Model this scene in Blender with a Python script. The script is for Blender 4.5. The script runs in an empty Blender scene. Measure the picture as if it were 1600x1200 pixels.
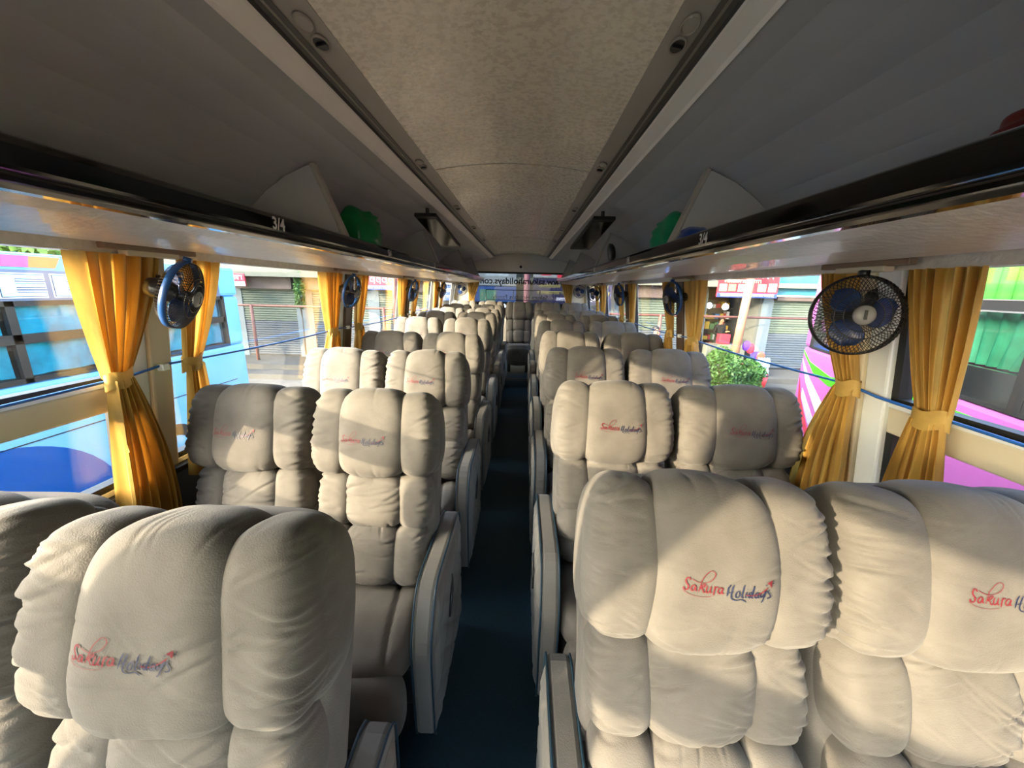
import bpy, math, random
import numpy as np
from mathutils import Vector, Matrix
from mathutils.bvhtree import BVHTree

random.seed(7)
SC = bpy.context.scene
COL = SC.collection
PI = math.pi
R = math.radians
CZ = 1.49            # camera height above the bus floor
CX = 0.08            # camera offset from the bus centre line

# ------------------------------------------------------------------ camera
def setup_camera():
    vp = (820.0, 452.0); s = 0.023; f = 600.0
    Y = Vector(((vp[0]-800)/f, (600-vp[1])/f, -1)).normalized()
    Z = Vector((1, -s, 0)).cross(Y).normalized()
    X = Y.cross(Z).normalized()
    M = Matrix((X, Y, Z))            # rows: camera-space images of world axes -> world<-camera rotation
    cd = bpy.data.cameras.new('camera'); co = bpy.data.objects.new('camera', cd); COL.objects.link(co)
    co.matrix_world = Matrix.Translation((CX, 0, CZ)) @ M.to_4x4()
    cd.sensor_fit = 'HORIZONTAL'; cd.sensor_width = 36; cd.lens = 13.5
    cd.clip_start = 0.02; cd.clip_end = 300
    SC.camera = co
setup_camera()

# ------------------------------------------------------------------ world, sun, exposure
W = bpy.data.worlds.new('sky'); SC.world = W; W.use_nodes = True
nt = W.node_tree; nt.nodes.clear()
sky = nt.nodes.new('ShaderNodeTexSky'); sky.sky_type = 'NISHITA'; sky.sun_disc = False
SUN = Vector((1.0, 0.70, -0.245)).normalized()      # direction the light travels
sky.sun_elevation = R(28); sky.sun_rotation = math.atan2(-SUN.x, -SUN.y)
sky.air_density = 1.0; sky.dust_density = 3.5; sky.ozone_density = 1.0
bg = nt.nodes.new('ShaderNodeBackground'); bg.inputs[1].default_value = 1.75
wo = nt.nodes.new('ShaderNodeOutputWorld')
nt.links.new(sky.outputs[0], bg.inputs[0]); nt.links.new(bg.outputs[0], wo.inputs[0])
sl = bpy.data.lights.new('sun', 'SUN'); sl.energy = 9.5; sl.angle = R(0.7); sl.color = (1.0, 0.77, 0.53)
so = bpy.data.objects.new('sun', sl); COL.objects.link(so); so.location = (-20, -12, 8)
so.rotation_euler = SUN.to_track_quat('-Z', 'Y').to_euler()
SC.view_settings.view_transform = 'Standard'; SC.view_settings.look = 'None'
SC.view_settings.gamma = 1; SC.view_settings.use_curve_mapping = False
SC.view_settings.exposure = 0.85
SC.cycles.max_bounces = 10; SC.cycles.diffuse_bounces = 6; SC.cycles.transparent_max_bounces = 24
SC.cycles.glossy_bounces = 4; SC.cycles.transmission_bounces = 6
SC.cycles.sample_clamp_indirect = 6
SC.cycles.use_denoising = True

# ------------------------------------------------------------------ materials
def srgb(h):
    h = h.lstrip('#'); c = [int(h[i:i+2], 16)/255 for i in (0, 2, 4)]
    return tuple(x/12.92 if x <= 0.04045 else ((x+0.055)/1.055)**2.4 for x in c)
MATS = {}
def mat(name, col, rough=0.6, metal=0.0, var=0.0, vscale=6.0, bump=0.0, bscale=60.0, sheen=0.0, emit=None, coat=0.0,
        stretch=None, translucent=0.0, col2=None, rvar=0.0, spec=0.5, detail=4.0):
    if name in MATS: return MATS[name]
    m = bpy.data.materials.new(name); m.use_nodes = True; MATS[name] = m
    n = m.node_tree; b = n.nodes['Principled BSDF']; L = n.links
    c = srgb(col) if isinstance(col, str) else col
    b.inputs['Base Color'].default_value = (*c, 1); b.inputs['Roughness'].default_value = rough
    b.inputs['Metallic'].default_value = metal
    b.inputs['Specular IOR Level'].default_value = spec
    if sheen: b.inputs['Sheen Weight'].default_value = sheen; b.inputs['Sheen Roughness'].default_value = 0.45
    if coat: b.inputs['Coat Weight'].default_value = coat; b.inputs['Coat Roughness'].default_value = 0.08
    if emit: b.inputs['Emission Color'].default_value = (*c, 1); b.inputs['Emission Strength'].default_value = emit
    tc = n.nodes.new('ShaderNodeTexCoord'); vec = tc.outputs['Object']
    if stretch:
        mp = n.nodes.new('ShaderNodeMapping'); mp.inputs['Scale'].default_value = stretch
        L.new(vec, mp.inputs[0]); vec = mp.outputs[0]
    if var or col2:
        ns = n.nodes.new('ShaderNodeTexNoise'); ns.inputs['Scale'].default_value = vscale; ns.inputs['Detail'].default_value = detail
        L.new(vec, ns.inputs['Vector'])
        rp = n.nodes.new('ShaderNodeValToRGB'); rp.color_ramp.elements[0].position = 0.35; rp.color_ramp.elements[1].position = 0.65
        if col2:
            c2 = srgb(col2); rp.color_ramp.elements[0].color = (*c2, 1); rp.color_ramp.elements[1].color = (*c, 1)
        else:
            rp.color_ramp.elements[0].color = (*[x*(1-var) for x in c], 1); rp.color_ramp.elements[1].color = (*[min(1, x*(1+var)) for x in c], 1)
        L.new(ns.outputs['Fac'], rp.inputs[0]); L.new(rp.outputs[0], b.inputs['Base Color'])
        if rvar:
            mr = n.nodes.new('ShaderNodeMapRange'); mr.inputs['To Min'].default_value = rough-rvar; mr.inputs['To Max'].default_value = rough+rvar
            L.new(ns.outputs['Fac'], mr.inputs[0]); L.new(mr.outputs[0], b.inputs['Roughness'])
    if bump:
        nb = n.nodes.new('ShaderNodeTexNoise'); nb.inputs['Scale'].default_value = bscale; nb.inputs['Detail'].default_value = 4
        L.new(vec, nb.inputs['Vector'])
        bp = n.nodes.new('ShaderNodeBump'); bp.inputs['Strength'].default_value = bump; bp.inputs['Distance'].default_value = 0.004
        L.new(nb.outputs['Fac'], bp.inputs['Height']); L.new(bp.outputs[0], b.inputs['Normal'])
    if translucent:
        tr = n.nodes.new('ShaderNodeBsdfTranslucent'); mx = n.nodes.new('ShaderNodeMixShader'); mx.inputs[0].default_value = translucent
        src = b.inputs['Base Color']
        if src.is_linked: L.new(src.links[0].from_socket, tr.inputs[0])
        else: tr.inputs[0].default_value = (*c, 1)
        L.new(b.outputs[0], mx.inputs[1]); L.new(tr.outputs[0], mx.inputs[2])
        L.new(mx.outputs[0], n.nodes['Material Output'].inputs['Surface'])
    return m

def glass_mat(name, tint, refl=0.9):
    m = bpy.data.materials.new(name); m.use_nodes = True; n = m.node_tree; n.nodes.clear(); L = n.links
    t = n.nodes.new('ShaderNodeBsdfTransparent'); t.inputs[0].default_value = (*tint, 1)
    g = n.nodes.new('ShaderNodeBsdfGlossy'); g.inputs['Roughness'].default_value = 0.0; g.inputs[0].default_value = (refl, refl, refl, 1)
    lw = n.nodes.new('ShaderNodeLayerWeight'); lw.inputs[0].default_value = 0.5
    pw = n.nodes.new('ShaderNodeMath'); pw.operation = 'POWER'; pw.inputs[1].default_value = 4.0; L.new(lw.outputs['Facing'], pw.inputs[0])
    fr = n.nodes.new('ShaderNodeMath'); fr.operation = 'MULTIPLY_ADD'; fr.inputs[1].default_value = 0.75; fr.inputs[2].default_value = 0.028; L.new(pw.outputs[0], fr.inputs[0])
    mx = n.nodes.new('ShaderNodeMixShader'); o = n.nodes.new('ShaderNodeOutputMaterial')
    L.new(fr.outputs[0], mx.inputs[0]); L.new(t.outputs[0], mx.inputs[1]); L.new(g.outputs[0], mx.inputs[2]); L.new(mx.outputs[0], o.inputs[0])
    MATS[name] = m
    return m
GLASS = glass_mat('window_glass', (0.93, 0.96, 0.95))
PLUSH = mat('plush_fabric', '#5e5a55', 0.88, var=0.17, vscale=8, bump=0.3, bscale=420, sheen=0.15, spec=0.15)
PLUSH2 = mat('armrest_fabric', '#686560', 0.8, var=0.07, vscale=7, bump=0.2, bscale=500, sheen=0.12, spec=0.15)
PIPING = mat('blue_piping', '#16303f', 0.45)
THR_RED = mat('red_thread', '#66101c', 0.55); THR_BLUE = mat('blue_thread', '#131b38', 0.55)
DARKPL = mat('dark_plastic', '#1b1b1d', 0.4)
CURT = mat('gold_satin', '#c9a04c', 0.42, var=0.14, vscale=30, stretch=(1, 1, 0.15), translucent=0.38, sheen=0.3, bump=0.15, bscale=90)
CURT_TIE = mat('gold_tie', '#bf9c50', 0.5, var=0.08, vscale=30, translucent=0.2)
LAMIN = mat('ceiling_laminate', '#e6dcc4', 0.28, col2='#dbd0b8', vscale=60, bump=0.7, bscale=42, rvar=0.14, coat=0.25)
SOFFITM = mat('soffit_laminate', '#d2cabb', 0.36, col2='#c6bead', vscale=50, bump=0.8, bscale=60, rvar=0.10, coat=0.2)
CHANNEL = mat('channel_grey', '#a39c8e', 0.5, var=0.04)
DKSTRIP = mat('dark_strip', '#4a4740', 0.5)
CREAM = mat('cream_fascia', '#ddd6c6', 0.45, var=0.03)
RACKIN = mat('rack_lining', '#b2b1ac', 0.42, var=0.05, vscale=2.5, bump=0.06, bscale=200)
RAILM = mat('rail_gloss', '#0c0a0a', 0.10, coat=0.6, spec=0.6)
PILLARM = mat('pillar_cream', '#c6bba2', 0.4, var=0.04, vscale=3)
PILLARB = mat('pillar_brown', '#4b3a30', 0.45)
WHITEM = mat('white_frame', '#d6dad8', 0.35)
RUBBER = mat('black_gasket', '#141414', 0.55)
WALLM = mat('lower_wall', '#24221f', 0.5)
MARKW = mat('marking_white', '#c9c4bb', 0.6)

# ------------------------------------------------------------------ mesh helpers
class MB:
    def __init__(s): s.v = []; s.f = []; s.m = []; s.n = 0
    def add(s, verts, faces, mi=0):
        verts = np.asarray(verts, float).reshape(-1, 3); s.v.append(verts)
        for f in faces: s.f.append([i+s.n for i in f]); s.m.append(mi)
        s.n += len(verts); return s
    def box(s, x0, x1, y0, y1, z0, z1, mi=0, M=None):
        v = [(x, y, z) for x in (x0, x1) for y in (y0, y1) for z in (z0, z1)]
        if M is not None: v = [tuple(M @ Vector(p)) for p in v]
        return s.add(v, [(0,1,3,2),(4,6,7,5),(0,4,5,1),(2,3,7,6),(0,2,6,4),(1,5,7,3)], mi)
    def tube(s, pts, r, n=8, mi=0, closed=False, cap=True):
        P = [Vector(p) for p in pts]; k = len(P); rs = r if hasattr(r, '__len__') else [r]*k
        vs = []; prev = None
        for i in range(k):
            a = P[(i-1) % k] if (closed or i > 0) else P[i]; b = P[(i+1) % k] if (closed or i < k-1) else P[i]
            t = (b-a).normalized()
            if prev is None:
                u = t.cross(Vector((0,0,1)));
                if u.length < 0.1: u = t.cross(Vector((1,0,0)))
                u.normalize()
            else:
                u = (prev - t*prev.dot(t)).normalized()
            prev = u; w = t.cross(u)
            for j in range(n):
                a_ = 2*PI*j/n; vs.append(P[i] + (u*math.cos(a_)+w*math.sin(a_))*rs[i])
        fs = []
        for i in range(k if closed else k-1):
            i2 = (i+1) % k
            for j in range(n):
                j2 = (j+1) % n; fs.append((i*n+j, i*n+j2, i2*n+j2, i2*n+j))
        if not closed and cap: fs.append(tuple(reversed(range(n)))); fs.append(tuple((k-1)*n+j for j in range(n)))
        return s.add(vs, fs, mi)
    def prism(s, poly, a0, a1, axis='y', mi=0):      # poly in the other two coordinates
        n = len(poly); vs = []
        for a in (a0, a1):
            for p, q in poly:
                vs.append({'y': (p, a, q), 'x': (a, p, q), 'z': (p, q, a)}[axis])
        fs = [(i, (i+1) % n, n+(i+1) % n, n+i) for i in range(n)] + [tuple(reversed(range(n))), tuple(range(n, 2*n))]
        return s.add(vs, fs, mi)
    def lathe(s, prof, n=24, mi=0, M=None):           # (r, z) profile about z
        vs = []
        for r, z in prof:
            for j in range(n):
                a = 2*PI*j/n; p = Vector((r*math.cos(a), r*math.sin(a), z)); vs.append(M @ p if M is not None else p)
        fs = [(i*n+j, i*n+(j+1) % n, (i+1)*n+(j+1) % n, (i+1)*n+j) for i in range(len(prof)-1) for j in range(n)]
        return s.add(vs, fs, mi)
    def grid(s, V, mi=0):                             # V (a,b,3)
        V = np.asarray(V); a, b = V.shape[:2]
        fs = [(i*b+j, i*b+j+1, (i+1)*b+j+1, (i+1)*b+j) for i in range(a-1) for j in range(b-1)]
        return s.add(V.reshape(-1, 3), fs, mi)
    def build(s, name, mats, parent=None, smooth=False, bevel=0, loc=None, fix=True):
        me = bpy.data.meshes.new(name); V = np.concatenate(s.v) if s.v else np.zeros((0, 3))
        me.from_pydata(V.tolist(), [], s.f)
        mats = mats if isinstance(mats, (list, tuple)) else [mats]
        for m in mats: me.materials.append(m)
        if len(mats) > 1: me.polygons.foreach_set('material_index', s.m)
        if fix:
            import bmesh
            bm = bmesh.new(); bm.from_mesh(me); bmesh.ops.recalc_face_normals(bm, faces=bm.faces[:]); bm.to_mesh(me); bm.free()
        if smooth: me.polygons.foreach_set('use_smooth', [True]*len(me.polygons))
        me.update()
        o = bpy.data.objects.new(name, me); COL.objects.link(o)
        if parent: o.parent = parent
        if loc is not None: o.location = loc
        if bevel:
            b = o.modifiers.new('bevel', 'BEVEL'); b.width = bevel; b.segments = 2; b.limit_method = 'ANGLE'; b.angle_limit = R(40)
        return o
def empty(name, loc, label, cat, group=None, rz=0, rot=None):
    o = bpy.data.objects.new(name, None); COL.objects.link(o); o.location = loc; o.empty_display_size = 0.1
    o.rotation_euler = rot if rot else (0, 0, rz)
    o['label'] = label; o['category'] = cat
    if group: o['group'] = group
    return o
def tag(o, label, cat, group=None, kind=None):
    o['label'] = label; o['category'] = cat
    if group: o['group'] = group
    if kind: o['kind'] = kind
    return o
def struct(o, label=None):
    o['kind'] = 'structure'
    if label: o['label'] = label
    return o
def offset_strip(pts, t):            # open polyline (p,q) thickened to one side -> closed polygon
    pts = [np.array(p, float) for p in pts]; out = []
    for i, p in enumerate(pts):
        a = pts[max(0, i-1)]; b = pts[min(len(pts)-1, i+1)]; d = (b-a)/np.linalg.norm(b-a)
        out.append(p + np.array([-d[1], d[0]])*t)
    return [tuple(p) for p in pts] + [tuple(p) for p in reversed(out)]
def textmesh(txt, size, mirror=False, font_bold=False):
    cu = bpy.data.curves.new('lettering', 'FONT'); cu.body = txt; cu.size = size; cu.align_x = 'CENTER'; cu.align_y = 'CENTER'
    cu.extrude = 0.001
    if font_bold: cu.offset = size*0.02
    ob = bpy.data.objects.new('lettering', cu); COL.objects.link(ob)
    dg = bpy.context.evaluated_depsgraph_get(); me = bpy.data.meshes.new_from_object(ob.evaluated_get(dg))
    v = np.array([tuple(x.co) for x in me.vertices]); f = [tuple(p.vertices) for p in me.polygons]
    bpy.data.objects.remove(ob); bpy.data.curves.remove(cu); bpy.data.meshes.remove(me)
    if mirror: v[:, 0] *= -1
    return v, f

# ------------------------------------------------------------------ bus shell
Y0, Y1 = -2.3, 6.9
def wx(h): return 1.13 + 0.12*(0.072 - h)      # inner wall face, distance from the centre line at height h over the camera
def zz(h): return CZ + h
def wallquad(mb, side, ya, yb, ha, hb, t0=0.0, t1=0.04, mi=0):   # slab lying in the leaning wall
    pol = [(side*(wx(ha)+t0), zz(ha)), (side*(wx(ha)+t1), zz(ha)), (side*(wx(hb)+t1), zz(hb)), (side*(wx(hb)+t0), zz(hb))]
    mb.prism(pol, ya, yb, 'y', mi)
PIL = [(-1.60, -1.48), (-0.20, -0.06), (1.13, 1.28), (2.50, 2.72), (3.90, 4.10), (5.30, 5.50), (6.76, 6.90)]
SILL = -0.66

def floor_z(y):
    if y < 1.3: return 0.0
    if y < 5.55: return 0.075*(y-1.3)/4.25
    return 0.20
mb = MB()
prof = [(Y0, 0), (1.3, 0), (5.55, 0.075), (5.55, 0.20), (Y1, 0.20), (Y1, -0.12), (Y0, -0.12)]
mb.prism(prof, -1.30, 1.30, 'x')
FLOORM = mat('floor_vinyl', '#10303c', 0.5, var=0.25, vscale=140, bump=0.5, bscale=160, stretch=(3, 0.6, 1))
fl = mb.build('floor', FLOORM); struct(fl, 'dark blue ribbed gangway floor')
mb = MB(); mb.box(-1.2, 1.2, 5.535, 5.565, 0.17, 0.205); struct(mb.build('trim_1', mat('step_edge', '#50504c', 0.35, metal=0.8), bevel=0.004), 'metal edge of the step before the back row')

for side, sn in ((-1, 'left'), (1, 'right')):
    mb = MB()
    wallquad(mb, side, Y0, Y1, -1.49-0.1, SILL-0.035, 0, 0.06)
    struct(mb.build('wall_'+sn, WALLM), 'dark lower side wall of the coach')
    mb = MB(); wallquad(mb, side, Y0, Y1, SILL-0.035, SILL-0.012, -0.03, 0.05); struct(mb.build('trim_sill_'+sn, RUBBER, bevel=0.004))
    mb = MB(); wallquad(mb, side, Y0, Y1, SILL-0.012, SILL+0.008, -0.002, 0.05); struct(mb.build('trim_ledge_'+sn, WHITEM, bevel=0.003))
    # upper outer wall over the windows, up to the roof
    mb = MB(); mb.prism([(side*1.135, zz(0.075)), (side*1.20, zz(0.075)), (side*1.12, zz(0.72)), (side*0.9, zz(0.80)), (side*0.9, zz(0.76)), (side*1.09, zz(0.66))], Y0, Y1)
    struct(mb.build('wall_upper_'+sn, mat('outer_skin', '#c9c4b6', 0.4)))
    # pillars
    for i, (a, b) in enumerate(PIL):
        mb = MB()
        near = i < 3
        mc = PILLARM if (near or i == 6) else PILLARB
        w = b-a
        wallquad(mb, side, a+w*0.5, b, SILL, 0.12, -0.03, 0.05, 0)
        wallquad(mb, side, a, a+w*0.5, SILL, 0.12, -0.018, 0.05, 1)
        struct(mb.build('trim_pillar_'+sn, [mc if not near else (PILLARM if side > 0 else PILLARM), WHITEM], bevel=0.006), 'window pillar')
    # windows
    for i in range(6):
        a, b = PIL[i][1], PIL[i+1][0]
        fr = MB(); g = 0.022
        wallquad(fr, side, a, b, 0.085, 0.11, 0.0, 0.04); wallquad(fr, side, a, b, SILL+0.008, SILL+0.03, 0.0, 0.04)
        wallquad(fr, side, a, a+g, SILL+0.03, 0.085, 0.0, 0.04); wallquad(fr, side, b-g, b, SILL+0.03, 0.085, 0.0, 0.04)
        w = fr.build('window_%d' % (i+1 + (6 if side > 0 else 0)), RUBBER); struct(w, 'coach side window')
        pn = MB(); wallquad(pn, side, a+g, b-g, SILL+0.03, 0.085, 0.018, 0.022)
        pn.build('window_pane', GLASS, w)
        if i in (0, 1):
            br = MB(); wallquad(br, side, a, b, -0.395, -0.315, -0.004, 0.035); o = br.build('window_bar', PILLARM, w, bevel=0.006); o['label'] = 'beige bar across the sliding window'
            br = MB(); wallquad(br, side, a, b, -0.315, -0.303, -0.006, 0.03); br.build('window_rail', WHITEM, w)
            br = MB(); wallquad(br, side, a, b, -0.303, -0.285, 0.0, 0.035); br.build('window_gasket', RUBBER, w)
# front wall with windscreen behind the camera
mb = MB(); mb.box(-1.25, 1.25, Y0-0.06, Y0, 0, 0.75); mb.box(-1.2, 1.2, Y0-0.06, Y0, zz(0.25), zz(0.72)); struct(mb.build('wall_front', PILLARM))
mb = MB(); mb.box(-1.16, 1.16, Y0-0.035, Y0-0.03, 0.75, zz(0.25)); o = mb.build('window_13', GLASS); struct(o, 'windscreen')
# rear wall round the rear window
RW = 0.905; RT = 0.285; RB = -0.45
mb = MB()
mb.prism([(-1.3, 0.0), (1.3, 0.0), (1.3, zz(RB)), (-1.3, zz(RB))], Y1, Y1+0.06)
mb.prism([(-1.27, zz(RB)), (-RW, zz(RB)), (-RW, zz(RT)), (-1.16, zz(RT))], Y1, Y1+0.06)
mb.prism([(RW, zz(RB)), (1.27, zz(RB)), (1.16, zz(RT)), (RW, zz(RT))], Y1, Y1+0.06)
mb.prism([(-1.16, zz(RT)), (1.16, zz(RT)), (1.05, zz(0.72)), (-1.05, zz(0.72))], Y1, Y1+0.06)
struct(mb.build('wall_back', CREAM), 'cream rear wall round the rear window')
mb = MB()
mb.box(-RW, RW, Y1-0.01, Y1+0.03, zz(RT)-0.03, zz(RT)); mb.box(-RW, RW, Y1-0.01, Y1+0.03, zz(RB), zz(RB)+0.04)
mb.box(-RW, -RW+0.05, Y1-0.01, Y1+0.03, zz(RB), zz(RT)); mb.box(RW-0.05, RW, Y1-0.01, Y1+0.03, zz(RB), zz(RT))
w = mb.build('window_14', RUBBER); struct(w, 'rear window of the coach')
mb = MB(); mb.box(-RW+0.05, RW-0.05, Y1+0.018, Y1+0.023, zz(RB)+0.04, zz(RT)-0.03)
RGLASS = glass_mat('rear_glass', (0.30, 0.33, 0.36)); mb.build('window_pane', RGLASS, w)
mb = MB()
for pts in ([(-0.6, -0.02), (0.35, -0.02)], [(-0.6, -0.19), (0.35, -0.19)], [(-0.6, -0.02), (-0.6, -0.19)], [(0.35, -0.02), (0.35, -0.19)], [(-0.12, -0.02), (-0.12, -0.19)]):
    mb.tube([(p, Y1+0.010, zz(q)) for p, q in pts], 0.006, 6)
mb.build('window_guard', DARKPL, w)
v, f = textmesh('www.sakuraholidays.com', 0.15, mirror=True, font_bold=True); v = v[:, [0, 2, 1]]; v[:, 0] += 0.02; v[:, 1] += Y1+0.014; v[:, 2] += zz(0.13)
mb = MB(); mb.add(v, f); mb.build('window_lettering', mat('lettering_black', '#0b0d12', 0.6), w)
v, f = textmesh('Sakura Holidays Family', 0.105, mirror=True); v = v[:, [0, 2, 1]]; v[:, 0] += 0.0; v[:, 1] += Y1+0.014; v[:, 2] += zz(-0.14)
mb = MB(); mb.add(v, f); mb.build('window_lettering', MATS['lettering_black'], w)

# ceiling: arch, channels, dark strips, cream fascias, rack roof
def sym(pts): return pts
mb = MB()
arch = [(x, zz(0.588 - 0.033*(x/0.375)**2)) for x in np.linspace(0.385, -0.385, 21)]
mb.prism(offset_strip(arch, -0.012), Y0, Y1)
ceil = mb.build('ceiling', LAMIN, smooth=False); struct(ceil, 'mottled cream arched ceiling of the coach')
mb = MB(); mb.prism(offset_strip([(x, zz(0.5795 - 0.033*(x/0.375)**2)) for x in np.linspace(0.36, -0.36, 17)], -0.01), Y1-0.5, Y1-0.42)
struct(mb.build('trim_arch', CREAM), 'raised arch rib at the rear end of the ceiling')
for yy in (2.05, 4.75):
    mb = MB(); mb.prism(offset_strip([(x, zz(0.5865 - 0.033*(x/0.375)**2)) for x in np.linspace(0.37, -0.37, 17)], -0.002), yy, yy+0.006)
    struct(mb.build('trim_seam', CHANNEL), 'joint between ceiling panels')
for side, sn in ((-1, 'left'), (1, 'right')):
    def S(p): return [(side*a, zz(b)) for a, b in p]
    def strip(pts, t=0.012):
        return offset_strip(S(pts), t*(1 if side > 0 else -1))
    for nm, pts, m, lb in (
        ('trim_channel_'+sn, [(0.375, 0.553), (0.445, 0.541), (0.447, 0.536)], CHANNEL, 'grey lamp channel along the ceiling'),
        ('trim_strip_'+sn, [(0.447, 0.536), (0.449, 0.546), (0.472, 0.542), (0.474, 0.531)], DKSTRIP, 'dark groove strip'),
        ('trim_fascia_'+sn, [(0.474, 0.531), (0.478, 0.526), (0.515, 0.508), (0.522, 0.500)], CREAM, 'cream strip over the luggage rack')):
        mb = MB(); mb.prism(strip(pts), Y0, Y1); struct(mb.build(nm, m), lb)
    ro = [(0.522, 0.505), (0.60, 0.500), (0.70, 0.478), (0.80, 0.445), (0.88, 0.405), (0.96, 0.35), (1.03, 0.285), (1.08, 0.215), (1.115, 0.13)]
    ro2 = []
    for i in range(len(ro)-1):
        for t in (0, .33, .66): ro2.append((ro[i][0]*(1-t)+ro[i+1][0]*t, ro[i][1]*(1-t)+ro[i+1][1]*t))
    ro2.append(ro[-1])
    mb = MB(); mb.prism(strip(ro2), Y0, Y1); o = mb.build('ceiling_'+sn, RACKIN, smooth=False); struct(o, 'grey lining over the luggage rack')
mb = MB(); mb.prism([(-0.95, zz(0.76)), (0.95, zz(0.76)), (0.95, zz(0.80)), (-0.95, zz(0.80))], Y0, Y1+0.06); struct(mb.build('ceiling_roof', MATS['outer_skin']))

# ------------------------------------------------------------------ luggage racks
def number_mark(txt, size, side, y, h, parent):
    v, f = textmesh(txt, size, font_bold=True)
    P = np.zeros_like(v); P[:, 2] = v[:, 1] + zz(h); P[:, 0] = side*(0.6265) - side*v[:, 2]*0.3
    P[:, 1] = y + (v[:, 0] if side < 0 else -v[:, 0])
    mb = MB(); mb.add(P, f); o = mb.build('seat_number', MARKW, parent); return o
for side, sn in ((-1, 'left'), (1, 'right')):
    rk = empty('luggage_rack', (side*0.9, 2.3, zz(0.1)), ('long open overhead luggage rack with glossy black rail, on the %s of the gangway' % sn), 'luggage rack', None)
    def B(mb, name, m, **k):
        o = mb.build(name, m, **k); o.parent = rk; o.matrix_parent_inverse = Matrix.Translation((-side*0.9, -2.3, -zz(0.1))); return o
    pr = [(0.655, 0.120), (0.70, 0.108), (0.78, 0.096), (0.88, 0.090), (0.98, 0.092), (1.05, 0.102), (1.085, 0.112), (1.095, 0.108), (1.098, 0.073), (1.128, 0.073), (1.128, 0.135), (0.66, 0.15)]
    mb = MB(); mb.prism([(side*a, zz(b)) for a, b in pr], Y0, Y1); o = B(mb, 'soffit', SOFFITM)
    rp = [(0.662, 0.118), (0.640, 0.119), (0.630, 0.126), (0.629, 0.138), (0.634, 0.143), (0.629, 0.150), (0.628, 0.178), (0.633, 0.190), (0.645, 0.196), (0.655, 0.190), (0.662, 0.15)]
    mb = MB(); mb.prism([(side*a, zz(b)) for a, b in rp], Y0, Y1); o = B(mb, 'rail', RAILM, bevel=0.0025); o['label'] = 'glossy black front rail'
    for k, yd in enumerate((1.62, 3.32, 5.0, 6.2)):
        dv = [(0.652, 0.152), (0.665, 0.152), (1.112, 0.14), (1.075, 0.225), (1.02, 0.295), (0.95, 0.357), (0.87, 0.410), (0.775, 0.450), (0.755, 0.445)]
        if k == 0 or True:
            mb = MB(); mb.prism([(side*a, zz(b)) for a, b in dv], yd, yd+0.018); B(mb, 'divider', RACKIN, bevel=0.003)
            mb = MB(); mb.prism([(side*a, zz(b)) for a, b in [(0.640, 0.190), (0.655, 0.186), (0.768, 0.452), (0.752, 0.458)]], yd-0.008, yd+0.030); B(mb, 'divider_edge', CHANNEL, bevel=0.003)
    for k, (yn, tx) in enumerate(((1.15, '3/4'), (2.08, '5/6'), (3.1, '7/8')) if side < 0 else ((1.28, '3/4'), (2.17, '5/6'), (3.2, '7/8'))):
        v, f = textmesh(tx, 0.046, font_bold=True)
        P = np.zeros_like(v); P[:, 2] = v[:, 1] + zz(0.163); P[:, 0] = side*0.6265 - side*v[:, 2]*0.2
        P[:, 1] = yn + (v[:, 0] if side < 0 else -v[:, 0])
        mb = MB(); mb.add(P, f); B(mb, 'seat_number', MARKW)
# fittings in the ceiling channels
VENT = mat('vent_plastic', '#9a9080', 0.4)
for side in (-1, 1):
    for k, yy in enumerate((1.02, 1.95, 2.9, 3.8, 4.7)):
        far = ('first', 'second', 'third', 'fourth', 'fifth')[k]
        t = empty('reading_lamp', (side*0.41, yy, zz(0.545)), 'small oval lamp and air vent fitting in the %s ceiling channel, %s from the front' % ('left' if side < 0 else 'right', far), 'reading lamp', 'ceiling channel fittings', rot=(0, side*R(10), 0))
        mb = MB()
        for dy, r in ((-0.05, 0.022), (0.02, 0.022)):
            Mx = Matrix.Translation((0, dy, 0)) @ Matrix.Diagonal((0.8, 1.5, 1, 1))
            mb.lathe([(r, 0.0), (r*1.02, -0.004), (r*0.9, -0.006), (r*0.82, -0.003)], 20, 0, Mx)
        mb.build('bezel', VENT, t, smooth=True)
        mb = MB(); mb.lathe([(0.018, -0.003), (0.012, -0.0045), (0.0001, -0.005)], 16, 0, Matrix.Translation((0, -0.05, 0)) @ Matrix.Diagonal((0.8, 1.5, 1, 1))); mb.build('lens', CHANNEL, t, smooth=True)
        mb = MB(); mb.lathe([(0.018, -0.003), (0.0001, -0.002)], 16, 0, Matrix.Translation((0, 0.02, 0)) @ Matrix.Diagonal((0.8, 1.5, 1, 1))); mb.box(-0.012, 0.012, 0.017, 0.023, -0.008, -0.001); mb.build('vent_opening', DARKPL, t)
t = empty('ceiling_camera', (0.0, 6.895, zz(0.37)), 'small cream box with a round dark lens above the rear window', 'camera')
mb = MB(); mb.box(-0.055, 0.055, -0.03, 0, -0.045, 0.045); mb.build('housing', CREAM, t, bevel=0.006)
mb = MB(); mb.lathe([(0.022, 0), (0.022, 0.012), (0.0001, 0.016)], 16, 0, Matrix.Translation((0, -0.03, 0)) @ Matrix.Rotation(PI/2, 4, 'X')); mb.build('lens', DARKPL, t, smooth=True)

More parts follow.
